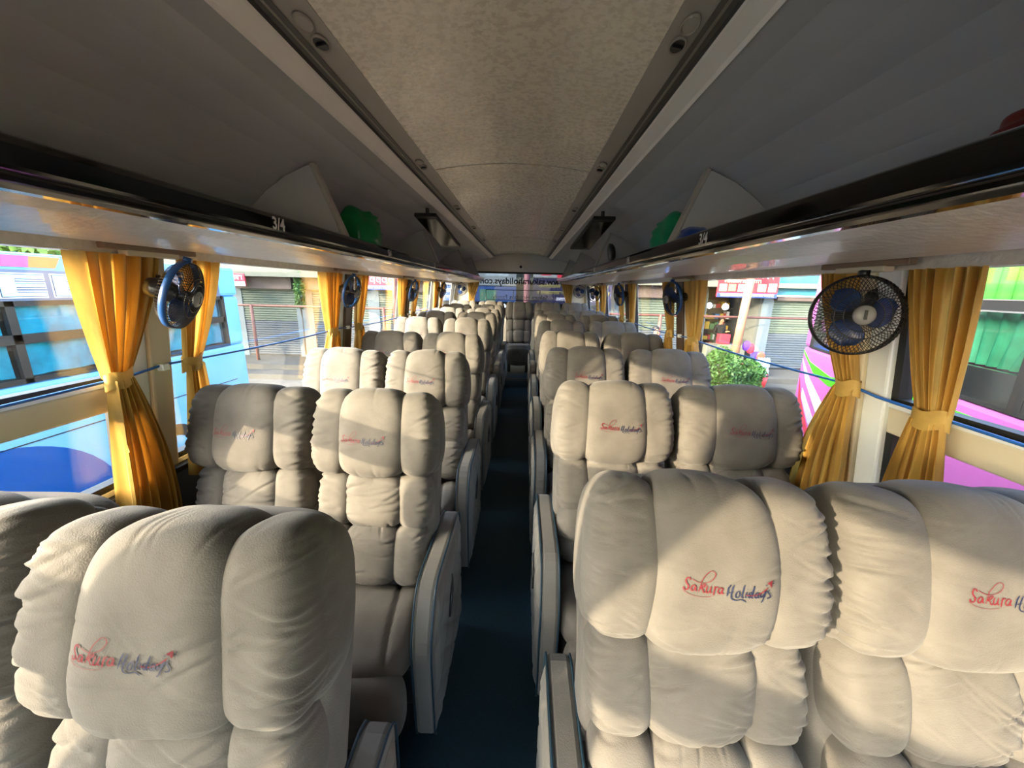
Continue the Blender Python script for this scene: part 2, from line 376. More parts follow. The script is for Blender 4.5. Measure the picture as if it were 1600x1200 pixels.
# wooden fan brackets under the soffits
BRW = mat('bracket_wood', '#7c6753', 0.5, var=0.1, vscale=20, stretch=(1, 0.2, 1))
NUM = ('first', 'second', 'third', 'fourth', 'fifth', 'sixth', 'seventh', 'eighth', 'ninth')
for side in (-1, 1):
    for k, yy in enumerate((1.22, 2.55, 3.92, 5.3)):
        t = empty('ceiling_bracket', (side*1.07, yy, zz(0.095)), 'brown strip bracket under the %s soffit above the %s fan from the front' % ('left' if side < 0 else 'right', NUM[k]), 'bracket', 'brackets above the fans')
        mb = MB(); mb.box(-0.012, 0.012, -0.16, 0.14, -0.012, 0.006); mb.build('strip', BRW, t, bevel=0.003)
        mb = MB(); mb.box(-0.018, 0.012, -0.10, 0.07, -0.026, -0.010); mb.build('clip', PILLARM, t, bevel=0.003)

# ------------------------------------------------------------------ seats
TILT = R(16)
def seatpt(P, yb=-0.20, zb=0.40):
    P = np.asarray(P); x, s, n = P[:, 0], P[:, 1], P[:, 2]
    return np.stack([x, yb + s*math.sin(TILT) - n*math.cos(TILT), zb + s*math.cos(TILT) + n*math.sin(TILT)], 1)

def puff(rng, N, c, w, h, t, p=2.8, rot=0.0, nw=10, amp=0.004, taper=0.0, edges=(1, 1), vert=0, back=True, lean=0.0, seams=()):
    """stuffed lobe: rounded superellipsoid with stitched-in gathers at its side seams; local (x, s, n)"""
    idx = {}; V = []; F = []
    g = np.tan(np.linspace(-1, 1, N+1)*PI/4)
    def vid(i, j, k):
        key = (i, j, k)
        if key not in idx: idx[key] = len(V); V.append((g[i], g[j], g[k]))
        return idx[key]
    for i in range(N):
        for j in range(N):
            F.append((vid(i, j, N), vid(i+1, j, N), vid(i+1, j+1, N), vid(i, j+1, N)))
            F.append((vid(i, N, j), vid(i, N, j+1), vid(i+1, N, j+1), vid(i+1, N, j)))
            F.append((vid(i, 0, j), vid(i+1, 0, j), vid(i+1, 0, j+1), vid(i, 0, j+1)))
            F.append((vid(N, i, j), vid(N, i+1, j), vid(N, i+1, j+1), vid(N, i, j+1)))
            F.append((vid(0, i, j), vid(0, i, j+1), vid(0, i+1, j+1), vid(0, i+1, j)))
            if back: F.append((vid(i, j, 0), vid(i, j+1, 0), vid(i+1, j+1, 0), vid(i+1, j, 0)))
    Q = np.array(V); r = (np.abs(Q)**p).sum(1)**(1/p); U = Q/r[:, None]
    X, Sx, Nn = U[:, 0].copy(), U[:, 1].copy(), U[:, 2].copy()
    G = np.sign(U)*np.abs(U)**(p-1)/np.array([w, h, t]); G /= np.linalg.norm(G, axis=1)[:, None]
    x = X*w*(1 - taper*Sx); s = Sx*h; n = Nn*t
    d = np.zeros(len(x))
    for e in range(2):
        sg = -1 if e == 0 else 1
        if not edges[e]: continue
        for k in range(nw):
            s0 = rng.uniform(-0.92, 0.92)*h; ext = rng.uniform(0.25, 0.95)*w; sig = rng.uniform(0.0028, 0.0062)
            mm = rng.uniform(-0.35, 0.35) + 0.5*s0/h*0.5; a = amp*rng.uniform(0.35, 1.0); cur = rng.uniform(-3, 3)
            dist = (1 - sg*X)*w
            cs = s - s0 - mm*sg*(-dist) - cur*dist**2
            prof = -np.exp(-(cs/sig)**2) + 0.55*np.exp(-((cs-1.9*sig)/(1.4*sig))**2)
            d += a*prof*np.exp(-(dist/ext)**2)*np.clip(0.15+Nn*1.1, 0, 1)
    for k in range(vert):                      # gathers running along s at the top/bottom seams
        x0 = rng.uniform(-0.85, 0.85)*w; sg = rng.choice([-1, 1]); ext = rng.uniform(0.15, 0.4)*h; sig = rng.uniform(0.003, 0.006)
        dist = (1 - sg*Sx)*h; cs = x - x0 - rng.uniform(-0.3, 0.3)*dist
        d += -amp*0.7*rng.uniform(0.3, 1)*np.exp(-(cs/sig)**2)*np.exp(-(dist/ext)**2)*np.clip(0.3+Nn, 0, 1)
    d *= 1 - 0.92*np.abs(X)**5
    for sx in seams:                           # stay clean along the stitched seams
        d *= 1 - np.exp(-(((x+c[0])-sx)/0.013)**2)
    for k in range(5):                         # soft uneven stuffing
        f1, f2, ph = rng.uniform(8, 26), rng.uniform(8, 26), rng.uniform(0, 6)
        d += 0.0013*np.sin(f1*x+ph)*np.sin(f2*s+ph*1.7)
    P = np.stack([x, s, n], 1) + G*d[:, None]
    if lean: P[:, 2] += lean*P[:, 1]
    if rot:
        ca, sa = math.cos(rot), math.sin(rot); P = np.stack([P[:, 0]*ca - P[:, 1]*sa, P[:, 0]*sa + P[:, 1]*ca, P[:, 2]], 1)
    return P + np.array(c), F

def catmull(P, m=6):
    P = [np.array(p, float) for p in P]
    if len(P) < 3: return [P[0]*(1-t)+P[1]*t for t in np.linspace(0, 1, m)]
    Q = [2*P[0]-P[1]] + P + [2*P[-1]-P[-2]]; out = []
    for i in range(1, len(Q)-2):
        for t in np.arange(m)/m:
            a, b, c, d = Q[i-1], Q[i], Q[i+1], Q[i+2]
            out.append(0.5*((2*b)+(c-a)*t+(2*a-5*b+4*c-d)*t*t+(-a+3*b-3*c+d)*t**3))
    out.append(P[-1]); return out
LOGO = [  # (colour, width, points); units: 1/10 px of the photographed embroidery
 (0,17,[(218,285),(208,252),(180,255),(155,290),(165,330),(190,372),(180,415),(150,432),(120,415),(130,385)]),
 (0,6,[(100,430),(180,480),(300,513),(420,520),(540,498)]),
 (0,15,[(300,365),(265,355),(228,395),(232,435),(262,430),(298,370),(290,420),(312,440)]),
 (0,9,[(240,265),(300,300),(370,318),(450,312),(530,270),(580,200),(570,150),(520,135),(450,190),(395,270),(360,370),(330,455)]),
 (0,14,[(355,400),(400,345),(440,342),(390,388),(365,396),(392,410),(410,452),(440,448)]),
 (0,15,[(466,352),(448,400),(444,440),(462,457),(492,430),(506,395)]),
 (0,15,[(518,352),(503,420),(508,452),(528,446)]),
 (0,15,[(574,350),(560,420),(548,488)]), (0,14,[(562,400),(580,372),(606,360),(616,372)]),
 (0,15,[(690,375),(650,370),(617,410),(622,455),(655,450),(690,380),(672,450),(702,448)]),
 (1,17,[(802,305),(770,380),(740,490)]), (1,10,[(735,437),(790,430),(845,412)]),
 (1,16,[(852,310),(820,400),(802,480),(822,525),(880,535),(950,521),(1022,556)]),
 (1,14,[(905,400),(872,438),(866,488),(895,496),(925,452),(916,406),(900,402)]),
 (1,16,[(1002,310),(966,420),(956,488),(985,490)]),
 (1,14,[(1030,402),(1005,470),(1018,494)]), (1,16,[(1037,362),(1041,368)]),
 (1,15,[(1100,407),(1062,420),(1048,468),(1075,480),(1142,320),(1097,470),(1117,494)]),
 (1,14,[(1200,407),(1162,420),(1142,470),(1170,486),(1205,412),(1190,470),(1212,490)]),
 (1,14,[(1240,412),(1225,458),(1246,474),(1290,412),(1312,388),(1272,490),(1250,545),(1233,540)]),
 (1,15,[(1362,370),(1340,402),(1375,440),(1386,475),(1350,496),(1328,480)]),
 (0,15,[(1000,446),(1080,455),(1180,440),(1270,395),(1345,335)]),
]
def logo_mesh(name, bvh, x0, s0, scale, cut=None):
    mb = MB()
    def place(x, y, off=0.0020):
        X = x0 + (x-780)*scale; Sv = s0 - (y-400)*scale
        hit, nrm, _, _ = bvh.ray_cast(Vector((X, Sv, 1.0)), Vector((0, 0, -1)))
        if hit is None: return (X, Sv, 0.1)
        return (hit.x + nrm.x*off, hit.y + nrm.y*off, hit.z + abs(nrm.z)*off)
    for ci, wd, pts in LOGO:
        C = catmull(pts, 5); L = []; Rr = []
        for i, p in enumerate(C):
            a = C[max(0, i-1)]; b = C[min(len(C)-1, i+1)]; d = b-a; d = d/(np.linalg.norm(d)+1e-9); nn = np.array([-d[1], d[0]])
            k = 0.62 + 0.55*abs(d[1])                     # broad pen: thick down strokes
            e = min(1, (i+0.6)/2.0, (len(C)-i-0.4)/2.0)
            hw = wd*0.58*k*e
            L.append(place(*(p+nn*hw))); Rr.append(place(*(p-nn*hw)))
        n = len(C); mb.add(seatpt(L+Rr), [(i, i+1, n+i+1, n+i) for i in range(n-1)], ci)
    for poly in ([(1422, 235), (1332, 285), (1372, 302)], [(1422, 235), (1376, 312), (1404, 348)]):
        mb.add(seatpt([place(*p) for p in poly]), [(0, 1, 2)], 0)
    for q in ((1318, 308), (1442, 286), (1458, 252)):
        mb.add(seatpt([place(q[0]+a, q[1]+b) for a, b in ((-7, -7), (7, -7), (7, 7), (-7, 7))]), [(0, 1, 2, 3)], 1)
    return mb

def seat_meshes(seed, N):
    rng = random.Random(seed); out = {}
    Nw = 1.0 if N > 30 else 0.5
    # headrest: centre lobe, two rolls, two rear outer gathers
    hr = MB(); parts = []
    parts.append(puff(rng, N, (0, 0.598, 0.050), 0.128, 0.160, 0.100, 3.6, nw=int(12*Nw), amp=0.0030, vert=int(10*Nw), edges=(1, 1), taper=0.06, seams=(-0.118, 0.118)))
    for sg in (-1, 1):
        parts.append(puff(rng, N, (sg*0.149, 0.598, 0.040), 0.076, 0.153, 0.097, 3.1, rot=sg*0.045, nw=int(34*Nw), amp=0.0070, seams=(sg*0.118, sg*0.106)))
        parts.append(puff(rng, max(14, N*2//3), (sg*0.186, 0.588, 0.002), 0.044, 0.140, 0.090, 2.6, rot=sg*0.06, nw=int(22*Nw), amp=0.0035))
    for P, F in parts: hr.add(seatpt(P), F)
    out['headrest'] = hr
    # bvh for draping the embroidery
    P, F = parts[0]; bvh = BVHTree.FromPolygons([tuple(p) for p in P], F)
    ds = rng.uniform(-0.008, 0.006)
    out['embroidery'] = logo_mesh('embroidery', bvh, -0.016, 0.582+ds, 0.000115)
    out['embroidery_r'] = logo_mesh('embroidery', bvh, 0.014, 0.582+ds, 0.000115)
    for nm, sc, hh, tt, wc, cz in (('backrest_cushion', 0.360, 0.112, 0.075, 0.112, 0.030), ('lumbar_cushion', 0.165, 0.110, 0.080, 0.104, 0.040)):
        m = MB()
        P, F = puff(rng, N, (0, sc, cz), wc, hh, tt, 3.1, nw=int(16*Nw), amp=0.0055, vert=int(10*Nw), seams=(-wc+0.008, wc-0.008)); m.add(seatpt(P), F)
        for sg in (-1, 1):
            P, F = puff(rng, max(14, N*3//4), (sg*(wc+0.030), sc-0.003, cz-0.008), 0.068, hh*0.97, tt*0.97, 2.9, nw=int(26*Nw), amp=0.0065, seams=(sg*(wc-0.006), sg*(wc-0.018))); m.add(seatpt(P), F)
        out[nm] = m
    # seat cushion (x, y, z) in plain coordinates, with a stitched centre panel
    m = MB()
    P, F = puff(rng, N, (0, 0, 0), 0.205, 0.215, 0.085, 3.4, nw=2, amp=0.003)
    x, y, z = P[:, 0], P[:, 1], P[:, 2]
    seam = 0.118 + 0.034*np.clip((-y)/0.215, -1, 1)
    z = z - 0.012*np.exp(-((np.abs(x)-seam)/0.007)**2)*(z > 0) + 0.016*np.clip((np.abs(x)-seam)/0.05, 0, 1)*(z > 0)
    m.add(np.stack([x, y-0.345, z+0.385+0.03*(-y)/0.2], 1), F)
    out['seat_cushion'] = m
    m = MB()
    P, F = puff(rng, max(12, N//2), (0, 0, 0), 0.198, 0.155, 0.060, 3.4, nw=4, amp=0.004)
    m.add(np.stack([P[:, 0], -P[:, 2]-0.505+0.10*(-P[:, 1]-0.1), P[:, 1]+0.285], 1), F)
    out['calf_rest'] = m
    # back shell
    m = MB()
    P, F = puff(rng, max(16, N//2), (0, 0.355, -0.045), 0.212, 0.378, 0.068, 5.5, nw=0, amp=0)
    m.add(seatpt(P), F)
    out['back_shell'] = m
    return out
def armrest_mesh():
    prof = [(0.045, 0.10), (0.045, 0.575), (0.03, 0.60), (0.0, 0.612), (-0.34, 0.618), (-0.375, 0.614), (-0.402, 0.602), (-0.424, 0.582), (-0.442, 0.556), (-0.462, 0.515), (-0.476, 0.478), (-0.483, 0.44), (-0.484, 0.40), (-0.468, 0.11), (-0.455, 0.09), (0.03, 0.09)]
    return prof
SEAT_NAMES = ['headrest', 'embroidery', 'backrest_cushion', 'lumbar_cushion', 'seat_cushion', 'calf_rest', 'back_shell']
def make_seat(seed, N, aisle, loc, label, group, zf, rz=0.0):
    """aisle: -1 armrest on the left (x-), +1 on the right, 0 none"""
    t = empty('coach_seat', loc, label, 'seat', group, rz)
    ms = CACHE.get((seed, N))
    if ms is None:
        d = seat_meshes(seed, N); ms = {}
        for nm in SEAT_NAMES + ['embroidery_r']:
            if nm.startswith('emb'):
                o = d[nm].build('embroidery', [THR_RED, THR_BLUE], t, smooth=True, fix=False); o['label'] = 'red and blue embroidered lettering'
                ms[nm] = o
                if (nm == 'embroidery') == (loc[0] > 0.01): ms[nm] = o.copy(); bpy.data.objects.remove(o)
            else: ms[nm] = d[nm].build(nm, PLUSH, t, smooth=True)
        CACHE[(seed, N)] = ms
    else:
        for nm in SEAT_NAMES:
            if nm == 'embroidery' and loc[0] > 0.01: nm = 'embroidery_r'
            o = ms[nm].copy(); COL.objects.link(o); o.parent = t
    key = 'base'
    if key not in CACHE:
        m = MB(); m.box(-0.19, 0.19, -0.42, -0.02, 0.16, 0.31); m.box(-0.17, -0.12, -0.40, -0.05, 0.0, 0.17); m.box(0.12, 0.17, -0.40, -0.05, 0.0, 0.17)
        m.box(-0.18, 0.18, -0.14, 0.05, 0.28, 0.40)
        CACHE[key] = m.build('base', DARKPL, t, bevel=0.008)
    else:
        o = CACHE[key].copy(); COL.objects.link(o); o.parent = t
    if aisle:
        key = ('arm', aisle)
        if key not in CACHE:
            pr = armrest_mesh(); xi, xo = aisle*0.212, aisle*0.272
            m = MB(); m.prism(pr, min(xi, xo), max(xi, xo), 'x'); a = m.build('armrest', PLUSH2, t, bevel=0.012)
            m = MB()
            for xe in (xi+aisle*0.004, xo-aisle*0.004):
                m.tube([(xe + (aisle*0.004 if xe == xo-aisle*0.004 else -aisle*0.004), p, q) for p, q in pr[:-1]], 0.0032, 8)
            pp = m.build('piping', PIPING, a, smooth=True); pp['label'] = 'dark blue piping along the armrest edges'
            # quilted side panel on the gangway side
            ys = np.linspace(-0.445, 0.02, 40); zs = np.linspace(0.12, 0.575, 40); V = np.zeros((40, 40, 3))
            for i, y in enumerate(ys):
                for j, z in enumerate(zs):
                    zt = z; 
                    lim = 0.575 if y > -0.40 else 0.575 - (-0.40-y)*2.2
                    zt = 0.12 + (z-0.12)*(lim-0.12)/0.455
                    g1 = abs(((y*0.9+zt)/0.105) % 1 - 0.5)*2; g2 = abs(((y*0.9-zt)/0.21) % 1 - 0.5)*2
                    puffy = 0.012*min(1, (1-g1)*5)**0.5*min(1, (1-g2)*9)**0.5
                    ed = min(1, min(i, 39-i, j, 39-j)/2)
                    V[i, j] = (xo + aisle*(0.001+puffy*ed), y, zt)
            m = MB(); m.grid(V); q = m.build('quilted_panel', PLUSH2, a, smooth=True, fix=False)
            m = MB(); m.tube([(xo+aisle*0.012, -0.20, 0.475), (xo+aisle*0.017, -0.23, 0.45), (xo+aisle*0.018, -0.28, 0.38)], [0.006, 0.007, 0.004], 8)
            m.lathe([(0.012, 0), (0.012, 0.01), (0.0001, 0.011)], 12, 0, Matrix.Translation((xo+aisle*0.004, -0.20, 0.475)) @ Matrix.Rotation(aisle*PI/2, 4, 'Y'))
            h = m.build('recline_lever', DARKPL, a, smooth=True)
            CACHE[key] = (a, pp, q, h)
        else:
            a0, *subs = CACHE[key]; a = a0.copy(); COL.objects.link(a); a.parent = t
            for s_ in subs:
                o = s_.copy(); COL.objects.link(o); o.parent = a
    return t
CACHE = {}
ZOFF = [0, 0.01, 0.035, 0.05, 0.075, 0.09, 0.095, 0.12]
LY = [0.63, 1.40, 2.14, 2.90, 3.64, 4.38, 5.08, 5.72]
RY = [0.75, 1.51, 2.24, 2.96, 3.68, 4.36, 5.12, 5.85]
ROWW = ('front row nearest the camera', 'second row', 'third row', 'fourth row', 'fifth row', 'sixth row', 'seventh row', 'eighth row')
rs = random.Random(3)
for k in range(8):
    N = 70 if k == 0 else (40 if k < 3 else 22)
    seeds = [11, 12, 13, 14] if k == 0 else ([21, 22, 23, 21] if k == 1 else ([22, 23, 21, 22] if k == 2 else rs.sample([31, 32, 31, 32], 4)))
    A1, W1 = (((-0.448, 0.59, -0.022), (-0.905, 0.60, -0.015)) if k == 0 else (None, None))
    for c, (x, yy, ai, wd) in enumerate(((-0.895, LY[k], 0, 'window seat by the left windows'), (-0.44, LY[k]-0.01, 1, 'aisle seat left of the gangway'),
                                     (0.432, RY[k], -1, 'aisle seat right of the gangway'), (0.897, RY[k]-0.01, 0, 'window seat by the right windows'))):
        if k == 7 and c > 1: continue
        lab = 'beige plush %s, %s' % (wd, ROWW[k])
        if k == 0 and c < 2:
            q_ = (W1, A1)[c]; make_seat(seeds[c], N, ai, q_, lab, 'padded coach seats', 0); continue
        make_seat(seeds[c], N, ai, (x, yy, ZOFF[k] - (0.026 if x < 0 and k < 4 else 0)), lab, 'padded coach seats', 0, rz=rs.uniform(-0.012, 0.012))
for c, x in enumerate((-0.90, -0.455, 0.0, 0.455, 0.90)):
    wd = ('far left', 'second from the left', 'centre', 'second from the right', 'far right')[c]
    t = make_seat(31 if c % 2 else 32, 22, 0, (x, 6.42, 0.20), 'beige plush back row seat, %s, under the rear window' % wd, 'padded coach seats', 0)
    t.scale = (0.97, 0.97, 0.955)

# ------------------------------------------------------------------ curtains
def curtain(side, top, tie, bot, hb, label, seed, htie=-0.285, fol=7, inset=0.045):
    rng = random.Random(seed); nu, nv = 110, 90
    h0, h1 = 0.072, hb; V = np.zeros((nv, nu, 3))
    u = np.linspace(0, 1, nu)
    ph = [rng.uniform(0, 6.28) for _ in range(4)]; warp = u + 0.035*np.sin(2*PI*u*1.7+ph[0]) + 0.02*np.sin(2*PI*u*3.3+ph[1])
    for i in range(nv):
        h = h0 + (h1-h0)*i/(nv-1)
        if h > htie:
            t = (h0-h)/(h0-htie); k = t**1.45; a = top[0]*(1-k)+tie[0]*k; b = top[1]*(1-k)+tie[1]*k
            amp = 0.016*(1-0.35*t); sharp = 1 - 0.2*t
        else:
            t = (htie-h)/(htie-h1); k = 1-(1-t)**1.9; a = tie[0]*(1-k)+bot[0]*k; b = tie[1]*(1-k)+bot[1]*k
            amp = 0.011+0.012*t; sharp = 0.85
        y = a + (b-a)*warp
        w = np.sin(2*PI*fol*u + ph[2] + 0.6*math.sin(3*h+ph[3])) + 0.45*np.sin(2*PI*fol*1.9*u + ph[1] + 1.5*h) + 0.3*np.sin(2*PI*fol*0.43*u+ph[0])
        y = y + 0.010*np.cos(2*PI*fol*u+ph[2])*(b-a)/0.2
        x = wx(h) - inset - amp*w - (0.012 if h < htie else 0)
        V[i, :, 0] = side*x; V[i, :, 1] = y; V[i, :, 2] = zz(h)
    cy = (tie[0]+tie[1])/2
    t = empty('curtain', (side*(wx(hb)-inset), (bot[0]+bot[1])/2, zz(hb)), label, 'curtain', 'golden window curtains')
    inv = Matrix.Translation(-Vector(t.location))
    m = MB(); m.grid(V); o = m.build('fabric_panel', CURT, t, smooth=True, fix=False); o.matrix_parent_inverse = inv
    m = MB(); rx = 0.024; ry = (tie[1]-tie[0])/2+0.004; ring = []
    for j in range(25):
        an = 2*PI*j/24; ring.append((math.cos(an), math.sin(an)))
    V = np.zeros((7, 25, 3))
    for i in range(7):
        h = htie + 0.026 - 0.0085*i
        for j, (ca, sa) in enumerate(ring):
            V[i, j] = (side*(wx(h)-inset-0.004+rx*ca*(1+0.04*math.sin(i*2+j))), cy+ry*sa, zz(h)-0.010*sa*side*0.6 + 0.004*math.sin(j*0.9))
    m.grid(V); o = m.build('tie_band', CURT_TIE, t, smooth=True, fix=False); o.matrix_parent_inverse = inv
    return t
curtain(-1, (0.985, 1.25), (1.045, 1.115), (1.04, 1.245), -0.82, 'wide golden curtain nearest the camera on the left, tied in the middle', 1, fol=7)
curtain(-1, (1.30, 1.47), (1.305, 1.375), (1.30, 1.42), -0.72, 'golden curtain hanging behind the nearest left fan', 2, fol=5)
curtain(1, (0.90, 1.085), (0.925, 1.005), (0.90, 1.08), -0.84, 'golden curtain nearest the camera on the right, tied in the middle', 3, htie=-0.30, fol=6)
curtain(1, (1.24, 1.37), (1.19, 1.265), (1.19, 1.44), -0.84, 'golden curtain hanging behind the nearest right fan and tied below it', 4, fol=6)
curtain(-1, (-0.46, -0.22), (-0.33, -0.24), (-0.44, -0.22), -0.82, 'unseen golden curtain at the left pillar behind the camera', 60, fol=6)  # added out of view, kept narrow to shade part of the front left seat
curtain(1, (-0.46, -0.22), (-0.33, -0.24), (-0.44, -0.22), -0.82, 'golden curtain at the right pillar behind the camera', 61, fol=6)
for k, yp in enumerate((2.50, 3.90, 5.30)):
    w = ('second', 'third', 'fourth')[k]
    curtain(-1, (yp-0.24, yp-0.02), (yp-0.15, yp-0.05), (yp-0.20, yp-0.02), -0.60, 'golden curtain on the camera side of the %s left pillar from the front' % w, 20+k, fol=6)
    curtain(-1, (yp+0.23, yp+0.41), (yp+0.24, yp+0.33), (yp+0.23, yp+0.40), -0.60, 'golden curtain on the far side of the %s left pillar from the front' % w, 30+k, fol=5)
    curtain(1, (yp-0.24, yp-0.02), (yp-0.16, yp-0.05), (yp-0.22, yp-0.02), -0.60, 'golden curtain on the camera side of the %s right pillar from the front' % w, 40+k, fol=6)
    curtain(1, (yp+0.23, yp+0.41), (yp+0.24, yp+0.33), (yp+0.23, yp+0.40), -0.60, 'golden curtain on the far side of the %s right pillar from the front' % w, 50+k, fol=5)
for side in (-1, 1):      # rear window curtains
    t = empty('curtain', (side*0.86, 6.84, zz(-0.4)), 'short golden brown curtain at the %s edge of the rear window' % ('left' if side < 0 else 'right'), 'curtain', 'rear window curtains')
    V = np.zeros((30, 60, 3)); u = np.linspace(0, 1, 60)
    for i in range(30):
        tt = i/29; h = 0.14 - 0.5*tt; a, b = 0.90, 0.69+0.10*min(1, tt*1.6)
        V[i, :, 0] = side*(a+(b-a)*u) - side*0.86; V[i, :, 1] = 0.0 + 0.014*np.sin(2*PI*5*u+tt); V[i, :, 2] = h+0.4
    m = MB(); m.grid(V); m.build('fabric_panel', CURT, t, smooth=True, fix=False)
    m = MB(); m.box(-0.10, 0.06, -0.02, 0.02, 0.535, 0.55) if side > 0 else m.box(-0.06, 0.10, -0.02, 0.02, 0.535, 0.55); m.build('curtain_rail', DARKPL, t)

# blue cords along the windows
CORD = mat('blue_cord', '#1f5fae', 0.5)
for side in (-1, 1):
    pts = []; hh = -0.285
    ys = [-2.2, -0.13, 1.24, 2.63, 4.03, 5.43, 6.85]
    for i in range(len(ys)-1):
        for t in np.linspace(0, 1, 14)[:-1]:
            h = hh - 0.012*math.sin(PI*t) + (0.01 if i == 2 else 0); pts.append((side*(wx(h)-0.036), ys[i]+(ys[i+1]-ys[i])*t, zz(h)))
    pts.append((side*(wx(hh)-0.036), ys[-1], zz(hh)))
    m = MB(); m.tube(pts, 0.0042, 6); o = m.build('rope', CORD, smooth=True)
    tag(o, 'thin blue cord strung along the %s windows at curtain tie height' % ('left' if side < 0 else 'right'), 'cord')
    for k, yk in enumerate((1.235, 2.63, 4.03)):
        m = MB(); m.box(-0.012, 0.012, -0.012, 0.012, -0.010, 0.012); m.tube([(0, -0.014, 0), (0, 0.014, 0)], 0.007, 8)
        o = m.build('cord_clip', WHITEM, bevel=0.002, loc=(side*(wx(hh)-0.040), yk, zz(hh)+0.002))
        tag(o, 'small white clip holding the blue cord on the %s %s pillar' % (NUM[k], 'left' if side < 0 else 'right'), 'clip', 'cord clips')

# ------------------------------------------------------------------ fans
FBLUE = mat('fan_blue', '#123a78', 0.3, coat=0.2); FCAGE = mat('fan_cage', '#17181c', 0.35); FHUB = mat('fan_hub', '#8a8a88', 0.35)
FRIM = mat('fan_rim_blue', '#1c4a86', 0.35)
FANC = {}
def fan(loc, aim, label, hi, rim_blue, mount):
    """axis local +z faces the airflow; mount = world point the arm reaches"""
    q = Vector(aim).normalized().to_track_quat('Z', 'Y')
    t = empty('wall_fan', loc, label, 'fan', 'blue bladed fans along the windows', rot=q.to_euler())
    Rr = 0.118; t.scale = (0.85, 0.85, 0.85)
    def part(nm, fn, m, lab=None, sm=True):
        key = (nm, hi, rim_blue)
        if key in FANC and FANC[key] is not None:
            o = FANC[key].copy(); COL.objects.link(o); o.parent = t
        else:
            o = fn().build(nm, m, t, smooth=sm); FANC[key] = o
            if lab: o['label'] = lab
        return o
    def cage():
        m = MB(); n = 60 if hi else 30; tr = 0.0009 if hi else 0.0012
        def dome(r): return 0.052 - 0.030*(r/Rr)**2.2
        for j in range(n):
            a = 2*PI*j/n; pts = []
            for r in (0.028, 0.05, 0.072):
                pts.append((r*math.cos(a), r*math.sin(a), dome(r)))
            m.tube(pts, tr, 4, cap=False)
        for sg in (1, -1):
            for j in range(n):
                a = 2*PI*j/n; pts = []
                for q_, r in enumerate(np.linspace(0.072, Rr, 5)):
                    aa = a + sg*0.30*(q_/4); pts.append((r*math.cos(aa), r*math.sin(aa), dome(r)))
                pts.append((Rr*1.0*math.cos(aa), Rr*math.sin(aa), 0.0)); m.tube(pts, tr, 4, cap=False)
        for r in (0.072, 0.05): m.tube([(r*math.cos(a), r*math.sin(a), dome(r)) for a in np.linspace(0, 2*PI, 49)[:-1]], 0.0013, 5, closed=True)
        for j in range(n):                      # rear cage
            a = 2*PI*j/n; m.tube([(r*math.cos(a), r*math.sin(a), z) for r, z in ((Rr, 0), (0.10, -0.030), (0.06, -0.045), (0.03, -0.048))], tr, 4, cap=False)
        return m
    part('cage', cage, FCAGE)
    def rim():
        m = MB(); m.lathe([(Rr-0.002, 0.010), (Rr+0.004, 0.010), (Rr+0.005, 0), (Rr+0.004, -0.010), (Rr-0.002, -0.010), (Rr-0.002, 0.010)], 56)
        m.box(-0.012, 0.012, Rr, Rr+0.018, -0.010, 0.010)
        return m
    part('rim', rim, FRIM if rim_blue else FCAGE, sm=True)
    for b in range(3):
        def blade(b=b):
            m = MB(); V = np.zeros((14, 16, 3))
            for i, r in enumerate(np.linspace(0.018, 0.098, 14)):
                tt = i/13; half = (0.35 + 0.42*math.sin(PI*min(1, tt*1.05+0.06))**0.7)*(1 if tt < .85 else math.sqrt(max(0.02, 1-((tt-.85)/.15)**2)))
                for j, w in enumerate(np.linspace(-1, 1, 16)):
                    a = 2*PI*b/3 + 0.25*tt + w*half; V[i, j] = (r*math.cos(a), r*math.sin(a), 0.010 + 0.016*w*(1-0.3*tt) - 0.004*(1-w*w))
            m.grid(V); return m
        key = ('blade%d' % b, hi)
        if key in FANC: o = FANC[key].copy(); COL.objects.link(o); o.parent = t
        else:
            o = blade().build('blade', FBLUE, t, smooth=True, fix=False); so_ = o.modifiers.new('thick', 'SOLIDIFY'); so_.thickness = 0.0018; FANC[key] = o
    def hub():
        m = MB(); m.lathe([(0.0001, 0.060), (0.020, 0.059), (0.027, 0.055), (0.030, 0.050), (0.028, 0.046)], 28); return m
    h_ = part('hub_cap', hub, FHUB, 'grey round hub cap')
    key = ('badge', hi)
    if key in FANC: o = FANC[key].copy(); COL.objects.link(o); o.parent = h_
    else:
        m = MB(); m.box(-0.004, 0.004, -0.014, 0.014, 0.0595, 0.0612); o = m.build('badge', FCAGE, h_); FANC[key] = o
    def motor():
        m = MB(); m.lathe([(0.030, 0.0), (0.032, -0.02), (0.036, -0.035), (0.038, -0.07), (0.030, -0.095), (0.0001, -0.10)], 24); m.lathe([(0.018, 0.045), (0.022, 0.01), (0.022, -0.01)], 16); return m
    part('motor_housing', motor, FCAGE)
    # arm, per fan
    Mi = (Matrix.Translation(loc) @ q.to_matrix().to_4x4() @ Matrix.Scale(0.85, 4)).inverted()
    a = Mi @ Vector(mount); m = MB(); m.tube([(0, 0, -0.075), (a.x*0.4, a.y*0.4, -0.085+0.3*(a.z+0.085)), tuple(a)], 0.010, 8)
    m.lathe([(0.03, -0.006), (0.03, 0.006), (0.0001, 0.006)], 16, 0, Matrix.Translation(a)); m.lathe([(0.03, -0.006), (0.0001, -0.006)], 16, 0, Matrix.Translation(a))
    m.build('arm', FCAGE, t, smooth=True)
    return t
